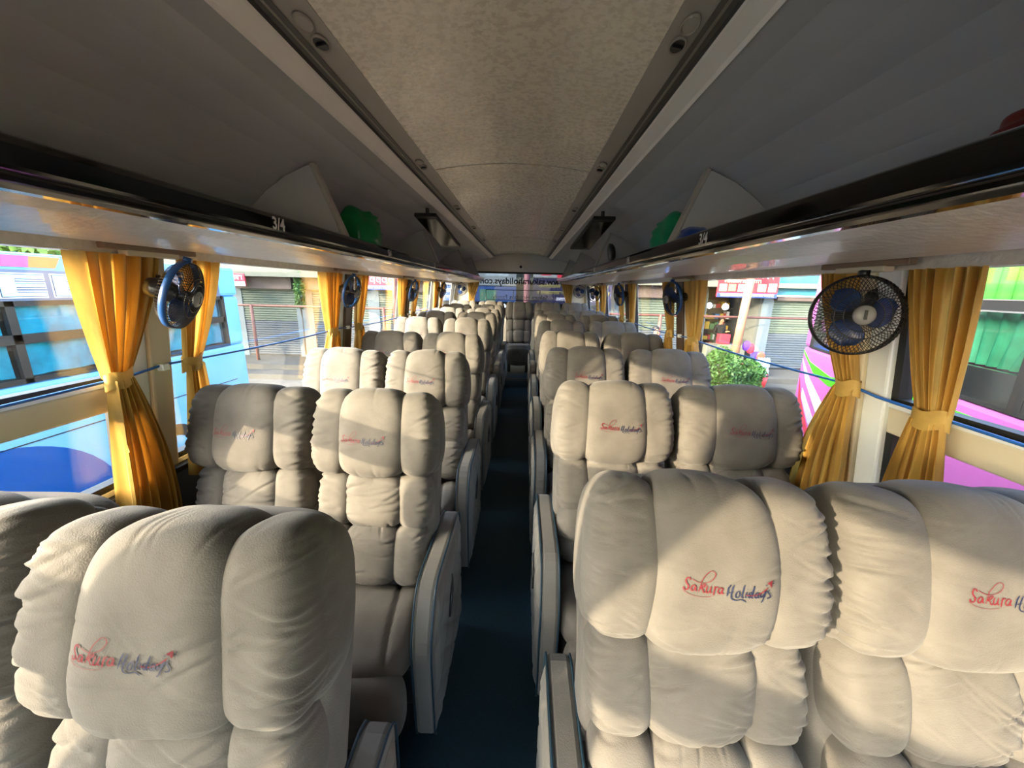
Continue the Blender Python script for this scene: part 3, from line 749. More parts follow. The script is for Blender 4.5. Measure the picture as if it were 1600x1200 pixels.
# nearest pair then the rest
fan((-0.965, 1.165, zz(-0.040)), (0.93, 0.33, -0.32), 'nearest fan on the left, tilted sideways with a blue rim and black cage', True, True, (-1.10, 1.24, zz(-0.005)))
fan((0.958, 1.06, zz(-0.048)), (-0.30, -0.95, 0.08), 'nearest fan on the right, facing the camera with blue blades and black cage', True, False, (1.12, 1.20, zz(0.0)))
for k, yf in enumerate((2.47, 3.86, 5.26)):
    w = ('second', 'third', 'fourth')[k]
    fan((-1.02, yf, zz(-0.04)), (0.95, -0.02, -0.25), 'blue fan, %s from the front along the left windows' % w, False, k != 2, (-1.115, yf+0.15, zz(0.0)))
    fan((1.00, yf, zz(-0.035)), (-0.95, -0.10 if k != 2 else -0.9, -0.15), 'blue fan, %s from the front along the right windows' % w, False, k != 2, (1.115, yf+0.15, zz(0.0)))
for side in (-1, 1):
    fan((side*1.0, 6.68, zz(-0.02)), (-side*0.35, -0.95, -0.1), 'dark fan in the rear %s corner beside the rear window' % ('left' if side < 0 else 'right'), False, False, (side*1.05, 6.88, zz(0.0)))

# ------------------------------------------------------------------ things in the racks
def bag(loc, size, col, label, seed, squash=0.6):
    rng = random.Random(seed); m = MB(); P, F = puff(rng, 34, (0, 0, 0), size[0], size[2], size[1], 2.3, nw=26, amp=0.022, vert=20)
    P = P[:, [0, 2, 1]]; P[:, 2] *= squash/0.6
    k = 1 + 0.12*np.sin(P[:, 0]*40+seed)*np.sin(P[:, 1]*33) ; P = P*k[:, None]; P[:, 2] = np.maximum(P[:, 2], -size[2]*0.75)
    P[:, 2] += size[2]*0.75
    m.add(P, F); mm = mat('plastic_'+col[1:], col, 0.28, var=0.15, vscale=12, translucent=0.25, coat=0.2)
    o = m.build('plastic_bag', mm, smooth=True, loc=loc); return tag(o, label, 'bag')
bag((-0.80, 2.10, zz(0.152)), (0.11, 0.12, 0.13), '#0d8f4a', 'crumpled green plastic bag behind the divider in the left luggage rack', 5)
bag((0.80, 2.00, zz(0.152)), (0.10, 0.13, 0.12), '#12925a', 'green plastic bag behind the divider in the right luggage rack', 6)
bag((0.72, 1.58, zz(0.152)), (0.055, 0.085, 0.055), '#0f45a0', 'small blue plastic bag in the right luggage rack', 8)
bag((0.80, 0.55, zz(0.152)), (0.07, 0.15, 0.066), '#7a2222', 'dark red bag lying in the right luggage rack nearest the camera', 9)
SCRN = mat('screen_black', '#0c0e0d', 0.12); SCRM = mat('monitor_case', '#1d1e1d', 0.35)
for side in (-1, 1):
    t = empty('drop_down_monitor', (side*0.50, 2.62, zz(0.46)), 'black drop-down monitor hanging slanted under the %s ceiling edge before the second rack divider' % ('left' if side < 0 else 'right'), 'monitor')
    def slab(o0, o1, nm, mt, ins=0.0):
        A = np.array([(-0.14, 0, 0.0), (0.0, 0, 0.0), (0.10, 0.34, -0.15), (-0.04, 0.34, -0.15)]); cc = A.mean(0); A = cc + (A-cc)*(1-ins)
        nn = np.array([0, -0.40, -0.91]); V = [tuple((p + nn*o)*np.array([-side, 1, 1])) for o in (o0, o1) for p in A]
        m = MB(); m.add(V, [(0, 1, 2, 3), (7, 6, 5, 4), (0, 4, 5, 1), (1, 5, 6, 2), (2, 6, 7, 3), (3, 7, 4, 0)]); return m.build(nm, mt, t, bevel=0.004 if not ins else 0)
    slab(0.0, 0.025, 'case', SCRM); slab(0.0255, 0.027, 'screen', SCRN, 0.14)
    m = MB(); m.tube([(side*0.06, 0.02, 0.0), (side*0.06, 0.02, 0.03)], 0.012, 10); m.build('hinge', SCRM, t)
t = empty('speaker', (0.74, 3.15, zz(0.29)), 'dark round speaker unit in the right luggage rack beside the monitor', 'speaker')
m = MB(); m.lathe([(0.0001, 0.02), (0.05, 0.022), (0.065, 0.012), (0.07, -0.01), (0.05, -0.02), (0.0001, -0.02)], 24, 0, Matrix.Rotation(R(80), 4, 'Y')); m.build('housing', SCRM, t, smooth=True)
m = MB(); m.tube([(0.0, 0, -0.06), (0.02, 0.01, -0.11)], 0.012, 8); m.build('foot', SCRM, t)

# ================================================================== outside
GZ = zz(-2.85)
ASPH = mat('asphalt', '#5f5c56', 0.9, var=0.12, vscale=3, bump=0.4, bscale=30)
m = MB(); m.box(-60, 60, -60, 60, GZ-0.3, GZ); o = m.build('ground', ASPH); struct(o, 'grey parking yard ground')
m = MB(); m.box(-30, 30, 11.9, 20, GZ, GZ+0.32); o = m.build('pavement', mat('pavement', '#42413e', 0.85, var=0.1, vscale=2)); struct(o, 'raised pavement before the shops')
m = MB(); m.box(-30, 30, 11.2, 11.9, GZ, GZ+0.16); struct(m.build('pavement_step', MATS['pavement']))

def buspaint(name, c): return mat(name, c, 0.30, spec=0.12)
def other_bus(tf, name, label, L, htop, body, glassb, glasst, curtain_col, body_col, extras, cw=1.25, green2=False):
    """side plane at local x=0 facing +x; local y runs from the rear end (0) forward (-L)"""
    t = empty(name, (0, 0, 0), label, 'bus'); t.matrix_world = tf
    z0 = GZ+0.28
    m = MB(); m.box(-2.4, 0, -L, 0, z0, zz(glassb)); m.box(-2.4, 0, -L, 0, zz(glasst), zz(htop)); m.box(-2.4, -2.3, -L, 0, zz(glassb), zz(glasst))
    m.box(-2.4, 0, -0.35, 0, zz(glassb), zz(glasst)); m.box(-2.4, 0, -L, -L+0.2, zz(glassb), zz(glasst))
    m.build('body', body_col, t, bevel=0.09)
    n = int(L/cw)
    m = MB()
    for i in range(n+1): m.box(-0.05, -0.004, -0.35-i*cw-0.035, -0.35-i*cw+0.035, zz(glassb), zz(glasst))
    m.box(-0.05, -0.004, -L, -0.35, zz(glassb), zz(glassb)+0.05); m.box(-0.05, -0.004, -L, -0.35, zz(glasst)-0.05, zz(glasst))
    if not green2: m.box(-0.05, -0.004, -L, -0.35, zz(-0.62), zz(-0.53))
    m.build('window_frames', RUBBER, t)
    TG = MATS.get('tinted_glass') or glass_mat('tinted_glass', (0.80, 0.88, 0.86), 0.6)
    for i in range(n):
        m = MB(); m.box(-0.03, -0.026, -0.35-(i+1)*cw+0.05, -0.35-i*cw-0.05, zz(glassb)+0.05, zz(glasst)-0.05); m.build('window_pane', TG, t)
    for i in range(n):
        ya = -0.35-(i+1)*cw+0.06; u = np.linspace(0, 1, 50); V = np.zeros((8, 50, 3)); rr = random.Random(i)
        lo = zz(glassb)+ (0.06 if not green2 else 0.30)
        for q_, hh in enumerate(np.linspace(zz(glasst)-0.04, lo, 8)):
            V[q_, :, 0] = -0.075+0.02*np.sin(2*PI*u*(7+i % 3)+q_*0.1); V[q_, :, 1] = ya+(cw-0.12)*u; V[q_, :, 2] = hh
        m = MB(); m.grid(V); m.build('curtain', curtain_col, t, smooth=True, fix=False)
    for yy in (-1.6, -L+2.0):
        m = MB(); m.lathe([(0.30, -0.25), (0.46, -0.24), (0.48, -0.2), (0.48, 0.0), (0.44, 0.02), (0.30, 0.03), (0.24, 0.0), (0.0001, 0.0)], 30, 0, Matrix.Translation((-0.02, yy, GZ+0.48)) @ Matrix.Rotation(PI/2, 4, 'Y')); m.build('wheel', RUBBER, t, smooth=True)
    extras(t)
    return t
# blue and white bus on the left
BX = -4.72
def polydecal(t, name, pts, m, x=0.006, th=0.006):     # (y, h) polygon on the side plane
    mb = MB(); n = len(pts); mb.prism([(p, zz(q)) for p, q in pts], -0.002, x, 'x'); return mb.build(name, m, t)
def blue_extras(t):
    yo = -6.45    # local y = world y - 6.45
    polydecal(t, 'blue_swoosh', [(-6.45+y_, h_) for y_, h_ in [(2.2, -2.5)]+[(3.0+1.12*math.cos(a), -2.62+1.07*math.sin(a)) for a in np.linspace(0.1, PI*0.62, 16)]+[(1.6, -2.5)]], buspaint('swoosh_blue', '#004a94'))
    polydecal(t, 'panel_seam', [(-11.0, -1.565), (-0.3, -1.565), (-0.3, -1.575), (-11.0, -1.575)], RUBBER)
    polydecal(t, 'roof_stripe', [(-8.5, 0.205), (-2.72, 0.205), (-2.74, 0.10), (-8.5, 0.10)], mat('stripe_pink', '#d8487e', 0.35), 0.012)
    polydecal(t, 'roof_stripe', [(-2.72, 0.205), (-2.46, 0.205), (-2.52, 0.10), (-2.74, 0.10)], mat('stripe_orange', '#e8743e', 0.35), 0.012)
    polydecal(t, 'letter_board', [(-8.5, 0.075), (-0.4, 0.075), (-0.4, -0.215), (-8.5, -0.215)], mat('board_grey', '#4f5f78', 0.3), 0.010)
    for k in range(5):
        y0 = -6.45 + 3.86 - 0.42*k + 0.42*1 - 0.42; 
        a, b = y0, y0+0.37; top, bo = 0.045, -0.19; H = top-bo
        E = lambda g: [(a+g, top-g), (b-g, top-g), (b-g, top-H*0.30+g), (a+0.13-g*0.0, top-H*0.30+g), (a+0.13, top-H*0.36-g), (b-g, top-H*0.36-g), (b-g, top-H*0.64+g), (a+0.13, top-H*0.64+g), (a+0.13, top-H*0.70-g), (b-g, top-H*0.70-g), (b-g, bo+g), (a+g, bo+g)]
        o = polydecal(t, 'letter', E(0), mat('letter_white', '#eaf6ff', 0.4), 0.016)
        o['label'] = 'pale outlined capital letter E'
        polydecal(o, 'letter_outline', E(0.010), mat('letter_navy', '#14204a', 0.4), 0.019); polydecal(o, 'letter_face', E(0.017), mat('letter_skyblue', '#a8dcf5', 0.4), 0.022)
other_bus(Matrix.Translation((BX, 6.45, 0)), 'blue_bus', 'pale blue and white bus with teal curtains parked to the left', 11.5, 0.235, None, -1.0, -0.215,
          mat('teal_curtain', '#0e9cc8', 0.6, var=0.2, vscale=8), buspaint('paint_paleblue', '#6ba9d6'), blue_extras, cw=2.6)
# pink bus on the right: mirror so that its side faces -x
ang = math.atan2(1.12, 3.7)
tfp = Matrix.Translation((4.52+CX, 6.30, 0)) @ Matrix.Rotation(-ang, 4, 'Z') @ Matrix.Rotation(PI, 4, 'Z')
# after the half turn local +x faces world -x and local y runs the other way, so build it with L on the +y side
def pink_bus():
    t = empty('pink_bus', (0, 0, 0), 'pink bus with green curtains and green stripe parked to the right', 'bus')
    t.matrix_world = Matrix.Translation((4.52+CX, 6.30, 0)) @ Matrix.Rotation(-ang, 4, 'Z')
    # local: side plane x=0 faces -x; y from 0 (rear) to -L
    L = 10.5; gb, gm, gt, ht = -0.78, -0.03, 0.62, 0.95
    PK = buspaint('paint_pink', '#944f8a')
    m = MB(); m.prism([(0.10, GZ+0.3), (0, zz(-2.2)), (0, zz(gb)), (2.5, zz(gb)), (2.5, GZ+0.3)], -L, 0); m.prism([(0, zz(gt)), (2.5, zz(gt)), (2.4, zz(ht)), (0.12, zz(ht))], -L, 0)
    m.box(2.4, 2.5, -L, 0, zz(gb), zz(gt)); m.box(0.0, 2.5, -0.22, 0, zz(gb), zz(-0.1)); m.box(0, 2.5, -0.14, 0, zz(-0.1), zz(gt))
    m.build('body', PK, t, bevel=0.05)
    m = MB(); cw = 1.18
    for i in range(int(L/cw)+1): m.box(0.004, 0.06, -0.25-i*cw-0.05, -0.25-i*cw+0.05, zz(gb), zz(gt))
    m.box(0.004, 0.06, -L, -0.2, zz(gb), zz(gb)+0.03); m.box(0.004, 0.06, -L, -0.2, zz(gm)-0.05, zz(gm)+0.03); m.box(0.004, 0.06, -L, -0.2, zz(gt)-0.04, zz(gt))
    m.build('window_frames', RUBBER, t)
    m = MB(); m.box(0.0, 0.004, -L, -0.2, zz(gm)-0.058, zz(gm)-0.046); m.box(0.0, 0.004, -L, -0.2, zz(gm)+0.028, zz(gm)+0.036); m.build('window_trim', mat('chrome_trim', '#b9bec0', 0.2, metal=0.9), t)
    m = MB(); m.box(0.008, 0.05, -L, -0.2, zz(gb)+0.03, zz(gb)+0.27); m.build('window_lower_panel', mat('black_panel', '#15191c', 0.12, coat=0.4), t)
    TG = MATS.get('tinted_glass') or glass_mat('tinted_glass', (0.80, 0.88, 0.86), 0.6)
    GC = mat('green_curtain', '#55ac3c', 0.6, var=0.15, vscale=8, translucent=0.3); GC2 = mat('green_curtain_lower', '#2f8264', 0.6, var=0.2, vscale=8, translucent=0.2)
    for i in range(int(L/cw)):
        ya = -0.25-(i+1)*cw
        for z0, z1 in ((gb+0.27, gm-0.05), (gm+0.03, gt-0.04)):
            m = MB(); m.box(0.02, 0.025, ya+0.05, ya+cw-0.05, zz(z0), zz(z1)); m.build('window_pane', TG, t)
            u = np.linspace(0, 1, 50); V = np.zeros((10, 50, 3))
            for q_, hh in enumerate(np.linspace(z1, z0, 10)):
                tt = q_/9; pin = 0.30*tt**1.5 if z0 < -0.2 else 0.0
                V[q_, :, 0] = 0.14+0.03*np.sin(2*PI*u*7+tt); V[q_, :, 1] = ya+0.06+(cw-0.12)*(pin*0.5+(1-pin)*u); V[q_, :, 2] = zz(hh)
            m = MB(); m.grid(V); m.build('curtain', GC if z0 > -0.2 else GC2, t, smooth=True, fix=False)
    def dec(nm, pts, c): 
        mb = MB(); mb.prism([(p, zz(q)) for p, q in pts], -0.006, 0.002, 'x'); return mb.build(nm, c, t)
    GR = buspaint('stripe_green', '#3aa816'); WH = buspaint('stripe_white', '#b4bcc4'); RD = buspaint('stripe_red', '#a02438'); GY = buspaint('stripe_grey', '#9a98ae')
    dec('green_stripe', [(-L+0.1, -0.965), (-2.9, -0.965), (-2.0, -1.02), (-1.1, -1.20), (-0.55, -1.12), (-0.10, -0.90), (-0.05, -0.84), (-0.35, -0.98), (-1.1, -1.07), (-2.0, -0.94), (-2.9, -0.885), (-L+0.1, -0.885)], GR)
    dec('white_swoosh', [(-0.06, -0.98), (-0.40, -1.20), (-1.1, -1.50), (-2.2, -1.72), (-4.6, -1.80), (-7, -1.78), (-7, -1.86), (-4.6, -1.92), (-2.2, -1.95), (-1.0, -1.70), (-0.35, -1.30)], WH)
    dec('grey_swoosh', [(-0.28, -1.42), (-0.8, -1.72), (-1.6, -1.98), (-1.4, -2.08), (-0.7, -1.85), (-0.3, -1.55)], GY)
    dec('red_swoosh', [(-0.10, -1.28), (-0.30, -1.60), (-0.75, -1.95), (-1.5, -2.2), (-0.70, -2.05), (-0.22, -1.70)], RD)
    for yy in (-2.6, -L+2.0):
        m = MB(); m.lathe([(0.30, -0.25), (0.46, -0.24), (0.48, -0.2), (0.48, 0.0), (0.44, 0.02), (0.30, 0.03), (0.24, 0.0), (0.0001, 0.0)], 30, 0, Matrix.Translation((0.02, yy, GZ+0.48)) @ Matrix.Rotation(-PI/2, 4, 'Y')); m.build('wheel', RUBBER, t, smooth=True)
    return t
pink_bus()

# shop row, facing the buses
SY = 13.5
BASE = GZ+0.32
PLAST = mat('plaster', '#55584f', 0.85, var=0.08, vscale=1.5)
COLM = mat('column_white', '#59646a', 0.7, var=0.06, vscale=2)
SHUT = mat('shutter_paint', '#4f594f', 0.55, var=0.06, vscale=2, stretch=(1, 1, 4)); SHUT_SHADE = mat('shutter_shade', '#444c55', 0.55, var=0.06)  # lower slats get a darker copy: shade put into the colour
LAST = [None]
class Off(MB):
    def __init__(s, o): super().__init__(); s.o = np.array(o, float)
    def add(s, v, f, mi=0): return super().add(np.asarray(v, float).reshape(-1, 3)+s.o, f, mi)
def shutter(x0, x1, label):
    w = (x1-x0)/2; t = bl
    def sl(nm, z0, z1, mt):
        m = Off(((x0+x1)/2, -2, 0)); pr = []; z = z0
        while z < z1-0.01:
            pr += [(0.0, z), (-0.03, z+0.015), (-0.03, z+0.06), (0.0, z+0.075)]; z += 0.08
        pr += [(0.05, z1), (0.05, z0)]
        m.prism(pr, -w, w, 'x'); LAST[0] = m.build(nm, mt, t)
    sl('roller_shutter', 1.25, 2.35, SHUT); t = LAST[0]; t['label'] = label; sl('lower_slats', 0.05, 1.25, SHUT_SHADE)
    m = Off(((x0+x1)/2, -2, 0)); m.box(-w, w, -0.04, 0.04, 0.0, 0.06); m.build('bottom_bar', DARKPL, t)
    m = Off(((x0+x1)/2, -2, 0)); m.box(-w-0.02, w+0.02, -0.25, 0.05, 2.35, 2.75); m.build('shutter_box', mat('box_brown', '#4c403c', 0.7), t, bevel=0.01)
bl = empty('shop_building', (0, SY+2, BASE), 'long pale two storey shop building facing the parked buses', 'building')
def bb(nm, mt, *boxes, **k):
    m = MB()
    for b in boxes: m.box(b[0], b[1], b[2]-SY-2, b[3]-SY-2, b[4]-BASE, b[5]-BASE)
    return m.build(nm, mt, bl, **k)
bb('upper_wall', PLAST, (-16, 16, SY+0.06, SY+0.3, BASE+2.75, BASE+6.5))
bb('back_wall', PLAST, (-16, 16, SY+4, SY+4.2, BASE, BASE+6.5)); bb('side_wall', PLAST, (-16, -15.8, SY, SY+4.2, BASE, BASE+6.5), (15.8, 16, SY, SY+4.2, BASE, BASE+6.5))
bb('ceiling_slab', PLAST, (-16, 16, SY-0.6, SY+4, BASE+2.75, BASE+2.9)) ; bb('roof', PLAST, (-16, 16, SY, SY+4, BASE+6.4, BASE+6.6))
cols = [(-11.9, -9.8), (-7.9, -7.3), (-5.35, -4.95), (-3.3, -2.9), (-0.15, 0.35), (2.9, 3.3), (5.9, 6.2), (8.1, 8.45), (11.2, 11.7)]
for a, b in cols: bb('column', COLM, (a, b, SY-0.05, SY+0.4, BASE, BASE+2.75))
for a, b in ((-2.9, -0.15), (0.35, 2.9), (6.2, 8.1)):      # open shops: partition walls
    bb('partition', mat('shop_interior', '#4a4d4a', 0.8), (a, a+0.08, SY, SY+4, BASE, BASE+2.75), (b-0.08, b, SY, SY+4, BASE, BASE+2.75))
m = MB()
for i, x in enumerate(np.linspace(-9, 9, 7)):
    w_ = bb('upper_window', mat('dark_window', '#2a3440', 0.15), (x-0.6, x+0.6, SY+0.03, SY+0.08, BASE+3.9, BASE+5.2))
UN = [(-14.5, -11.9), (-9.8, -7.9), (-7.3, -5.35), (-4.95, -3.3), (3.3, 5.9), (8.45, 11.2), (11.7, 14.5)]
UL = ['far left end of the shop row behind the blue bus', 'seen past the end of the blue bus', 'left of the small red sign', 'under the small red sign', 'seen through the third right window', 'right of the white column beside the red shop sign', 'behind the pink bus']
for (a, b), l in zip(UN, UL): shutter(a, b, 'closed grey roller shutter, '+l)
# rail before the shops and posts
RUST = mat('rust_rail', '#6a4038', 0.6, var=0.15, vscale=5)
t = empty('railing', (0, 12.6, BASE), 'reddish brown horizontal pipe railing before the shops', 'railing')
m = MB(); m.tube([(-12, 0, 1.82), (12, 0, 1.82)], 0.035, 8); m.build('rail', RUST, t, smooth=True)
for x in (-8.9, -4.5, 4.45, 9.8): m = MB(); m.tube([(x, 0, 0), (x, 0, 1.85)], 0.05, 10); m.build('post', RUST, t, smooth=True)
def pole(x, y, h0, h1, r0, r1, col, label, lean=0):
    m = MB(); m.tube([(0, 0, 0), (lean*0.5, 0, (h1-h0)*0.5), (lean, 0, h1-h0)], [r0, (r0+r1)/2, r1], 14); o = m.build('street_pole', mat('pole_'+col[1:], tuple(x*0.6 for x in srgb(col)), 0.55, var=0.12, vscale=4), smooth=True, loc=(x+CX, y, h0)); tag(o, label, 'pole')
pole(6.72, 12.35, BASE, BASE+5.0, 0.13, 0.11, '#c98a6c', 'orange brown pole before the red shop sign', 0.25)
pole(-4.05, 12.2, BASE, BASE+5.0, 0.09, 0.08, '#8c5a50', 'brown pole seen past the second left fan', 0.0)
pole(0.06, 11.9, BASE, BASE+5.5, 0.10, 0.09, '#b0707a', 'pinkish pole seen through the middle of the rear window', 0.0)
# signs
def sign(x0, x1, h0, h1, y, bg_, label, lines, cat='sign'):
    t = empty('shop_sign', ((x0+x1)/2, y, zz(h0)), label, cat)
    w = (x1-x0)/2; H = h1-h0
    m = MB(); m.box(-w, w, 0, 0.06, 0, H); m.build('board', mat('board_'+bg_[1:], bg_, 0.5), t, bevel=0.006)
    for kind, a, b, c, d, col in lines:
        mt = mat('ink_'+col[1:], col, 0.5); m = MB()
        if kind == 'panel': m.box(-w+2*w*a, -w+2*w*b, -0.006, 0.0, H*c, H*d); m.build('panel', mt, t)
        if kind == 'script':       # hanging-line script: a head stroke with loops below
            rr = random.Random(int(a*100+c*77)); xx = -w+2*w*a; X1 = -w+2*w*b; hh = H*(d-c); z1 = H*d
            m.box(xx, X1, -0.010, 0.0, z1-hh*0.16, z1)
            while xx < X1-hh*0.4:
                cw_ = hh*rr.uniform(0.5, 0.75)
                m.box(xx+cw_*0.75, xx+cw_*0.92, -0.010, 0.0, z1-hh, z1-hh*0.1)
                if rr.random() < 0.8: m.tube([(xx+cw_*0.40+cw_*0.28*math.cos(q), -0.005, z1-hh*0.55+hh*0.25*math.sin(q)) for q in np.linspace(0, 2*PI*0.85, 9)], hh*0.07, 5)
                xx += cw_+hh*0.12
            m.build('lettering', mt, t)
    return t
sign(6.25, 8.15, -0.10, 0.75, SY-0.62, '#8f1b26', 'red shop sign with small pictures and a blue strip, right of the coach', [('panel', 0, 1, 0, 0.16, '#27378a'), ('script', 0.05, 0.95, 0.04, 0.13, '#e8e8f2'),
     ('panel', 0.03, 0.15, 0.22, 0.48, '#c9b8a8'), ('panel', 0.18, 0.30, 0.22, 0.48, '#a86a50'), ('panel', 0.34, 0.46, 0.22, 0.48, '#dcd8cc'), ('panel', 0.66, 0.80, 0.22, 0.50, '#b99a80'), ('panel', 0.84, 0.97, 0.22, 0.52, '#e8e4dc'), ('script', 0.1, 0.7, 0.54, 0.64, '#f2e6c0'), ('script', 0.1, 0.9, 0.70, 0.92, '#f6f2ea')])
sign(8.3, 11.3, -0.05, 0.9, SY-0.3, '#2c7085', 'plain blue shop board above the shutter, beside the red shop sign', [('panel', 0, 1, 0.0, 0.05, '#d9e4e6')])
sign(-5.2, -3.9, -0.12, 0.42, SY-0.62, '#c02438', 'small red sign with white lettering above a blue strip, left of the coach', [('panel', 0, 1, 0, 0.26, '#2b3c90'), ('script', 0.08, 0.92, 0.06, 0.22, '#f0f0f6'), ('script', 0.15, 0.85, 0.36, 0.86, '#f6f2f0')])
sign(-9.9, -9.2, -0.10, 0.30, SY-0.62, '#b42c40', 'narrow red and white sign over the shutter left of the coach', [('panel', 0, 1, 0, 0.35, '#d8d8d2'), ('script', 0.1, 0.9, 0.08, 0.27, '#333333'), ('script', 0.1, 0.9, 0.5, 0.85, '#f2dada')])
sign(-2.7, -0.2, -0.42, 0.07, SY-0.62, '#0e3a74', 'blue shop sign seen through the left half of the rear window', [('panel', 0.52, 0.74, 0.05, 0.80, '#3c6a58'), ('script', 0.05, 0.40, 0.55, 0.8, '#d8e8f8'), ('script', 0.05, 0.38, 0.2, 0.35, '#c8d8f0')])
sign(-2.7, -0.2, 0.09, 1.1, SY-0.62, '#70787e', 'pale board above the blue sign behind the rear window', [('panel', 0.3, 0.34, 0, 1, '#5a6a74'), ('panel', 0.6, 0.9, 0.3, 0.8, '#8f9ea6')])
sign(0.35, 2.9, -0.45, 0.36, SY-0.62, '#191738', 'dark purple shop sign with yellow lettering seen through the right half of the rear window', [('script', 0.08, 0.95, 0.64, 0.76, '#9c9350'), ('script', 0.05, 0.98, 0.38, 0.50, '#9c9350'), ('script', 0.3, 0.95, 0.12, 0.26, '#e0e0f0')])
sign(0.35, 2.9, 0.38, 1.1, SY-0.62, '#84878a', 'white board with a red ribbon shape above the purple sign', [('panel', 0.10, 0.22, 0.1, 0.9, '#c8283f'), ('panel', 0.30, 0.45, 0.0, 0.7, '#c8283f')])
# lit bulbs in the open shops
BULB = mat('bulb_glow', '#f4f6ff', 0.4, emit=14)
def bulb(x, y, h, r, label):
    t = empty('hanging_bulb', (x+CX, y, zz(h)), label, 'lamp', 'lit bulbs in the open shops')
    m = MB(); m.lathe([(0.0001, -r), (r*0.7, -r*0.7), (r, 0), (r*0.7, r*0.7), (r*0.25, r*1.1)], 14); m.build('bulb', BULB, t, smooth=True)
    m = MB(); m.lathe([(r*0.28, r), (r*0.3, r*1.6), (0.0001, r*1.65)], 10); m.tube([(0, 0, r*1.6), (0, 0, 0.30-h*0-0.02)], 0.006, 5); m.build('socket', DARKPL, t)
for k, (x, h, r) in enumerate(((-1.15, -0.60, 0.08), (-0.72, -0.60, 0.07), (-2.2, -0.58, 0.07), (1.75, -0.62, 0.09), (2.3, -0.65, 0.06))):
    bulb(x, SY+0.5, h, r, 'lit white bulb in the shop behind the rear window, %s from the left' % NUM[(1, 2, 0, 3, 4)[k]])
for k, (x, h, r) in enumerate(((6.55, -0.42, 0.10), (7.12, -0.45, 0.11))): bulb(x, SY+0.6, h, r, 'lit white bulb in the shop under the red sign, %s of the two' % ('left' if k == 0 else 'right'))
# shelves of goods in the open shops
def goods(x0, x1, label):
    t = empty('shop_shelf', ((x0+x1)/2, SY+1.6, BASE), label, 'shelf'); w = (x1-x0)/2; rr = random.Random(int(x0*10))
    m = MB()
    for z in (0.4, 0.8, 1.2, 1.6, 2.0): m.box(-w, w, 0, 0.4, z-0.02, z)
    m.box(-w, w, 0.38, 0.42, 0, 2.3); m.build('shelving', mat('shelf_wood', '#5f554a', 0.7), t)
    m = [MB() for _ in range(5)]
    for z in (0.4, 0.8, 1.2, 1.6, 2.0):
        x = -w+0.03
        while x < w-0.15: ww = rr.uniform(0.08, 0.22); rr.choice(m).box(x, x+ww*0.9, 0.05, 0.3, z, z+rr.uniform(0.12, 0.3)); x += ww
    for i, c in enumerate(('#b53a3a', '#d9d4c8', '#3f7fa8', '#c9a23a', '#4e7a4a')): 
        o = m[i].build('goods', mat('goods_'+c[1:], c, 0.6), t); o['kind'] = 'stuff'
goods(6.35, 8.0, 'shelf full of packets at the back of the shop under the red sign'); goods(-2.8, -0.3, 'shelf full of packets in the shop under the blue sign'); goods(0.5, 2.8, 'shelf full of packets in the shop under the purple sign')
# counter, display and street furniture on the right
t = empty('shop_counter', (6.9, SY-0.25, BASE), 'low shop counter under the red sign', 'counter')
m = MB(); m.box(-0.55, 0.75, 0, 0.45, 0, 0.85); m.build('body', PLAST, t, bevel=0.01)
RED = mat('red_crate', '#c2202e', 0.5)
o = MB().box(-0.22, 0.22, -0.15, 0.15, 0, 0.42).build('red_box', RED, bevel=0.02, loc=(6.75, SY-0.50, BASE+0.62-0.0)); tag(o, 'red box standing by the shop counter under the red sign', 'box')
o.location = (6.98, SY-0.02, BASE+0.852); o.scale = (0.8, 0.8, 0.8)
def shopbit(x, y, z, label, seed):
    t = empty('snack_display', (x, y, z), label, 'display'); rr = random.Random(seed)
    m = MB(); m.tube([(0, 0, 0), (0, 0, 1.0)], 0.02, 8); m.box(-0.2, 0.2, -0.15, 0.15, 0, 0.03); m.build('stand', DARKPL, t)
    for i, c in enumerate(('#c92a3a', '#e8d23a', '#5a2f9e', '#6fc02e', '#d8452e', '#4a38b0', '#f0f0ee', '#c92a3a', '#5a2f9e')):
        P, F = puff(rr, 8, (0, 0, 0), 0.13, 0.16, 0.05, 2.4, nw=0); P = P[:, [0, 2, 1]]; P += np.array([rr.uniform(-0.28, 0.28), rr.uniform(-0.12, 0.0), 0.25+0.085*i])
        m = MB(); m.add(P, F); m.build('snack_packet', mat('packet_'+c[1:], c, 0.3), t, smooth=True)
shopbit(7.45, 12.55, BASE, 'stand hung with bright red, yellow and purple snack packets', 3)
t = empty('water_bottle_pack', (7.72, 12.2, BASE), 'stacked pack of clear blue water bottles on the pavement', 'bottles')
BOT = mat('bottle_blue', '#a9d4ee', 0.15, coat=0.5)
for k in range(2):
    for i in range(4):
        for j in range(2):
            m = MB(); m.lathe([(0.0001, 0), (0.04, 0), (0.042, 0.02), (0.042, 0.2), (0.015, 0.26), (0.015, 0.29), (0.0001, 0.29)], 10, 0, Matrix.Translation((-0.14+i*0.09, j*0.09, 0.3*k))); m.build('bottle', BOT, t, smooth=True)
t = empty('bucket', (7.15, 11.45, GZ+0.16), 'red bucket with a dark rim full of clear bags, beside the bush', 'bucket')
m = MB(); m.lathe([(0.0001, 0), (0.20, 0), (0.25, 0.38), (0.235, 0.38), (0.19, 0.03), (0.0001, 0.03)], 24); m.build('tub', RED, t, smooth=True)
m = MB(); m.tube([(0.26*math.cos(a), 0.26*math.sin(a), 0.38) for a in np.linspace(0, 2*PI, 25)[:-1]], 0.025, 8, closed=True); m.build('rim', DARKPL, t, smooth=True)
P, F = puff(random.Random(2), 14, (0, 0, 0), 0.2, 0.2, 0.12, 2.0, nw=14, amp=0.05); m = MB(); m.add(P+np.array([0, 0, 0.36]), F); m.build('contents', mat('clear_bags', '#cfd8da', 0.25), t, smooth=True)
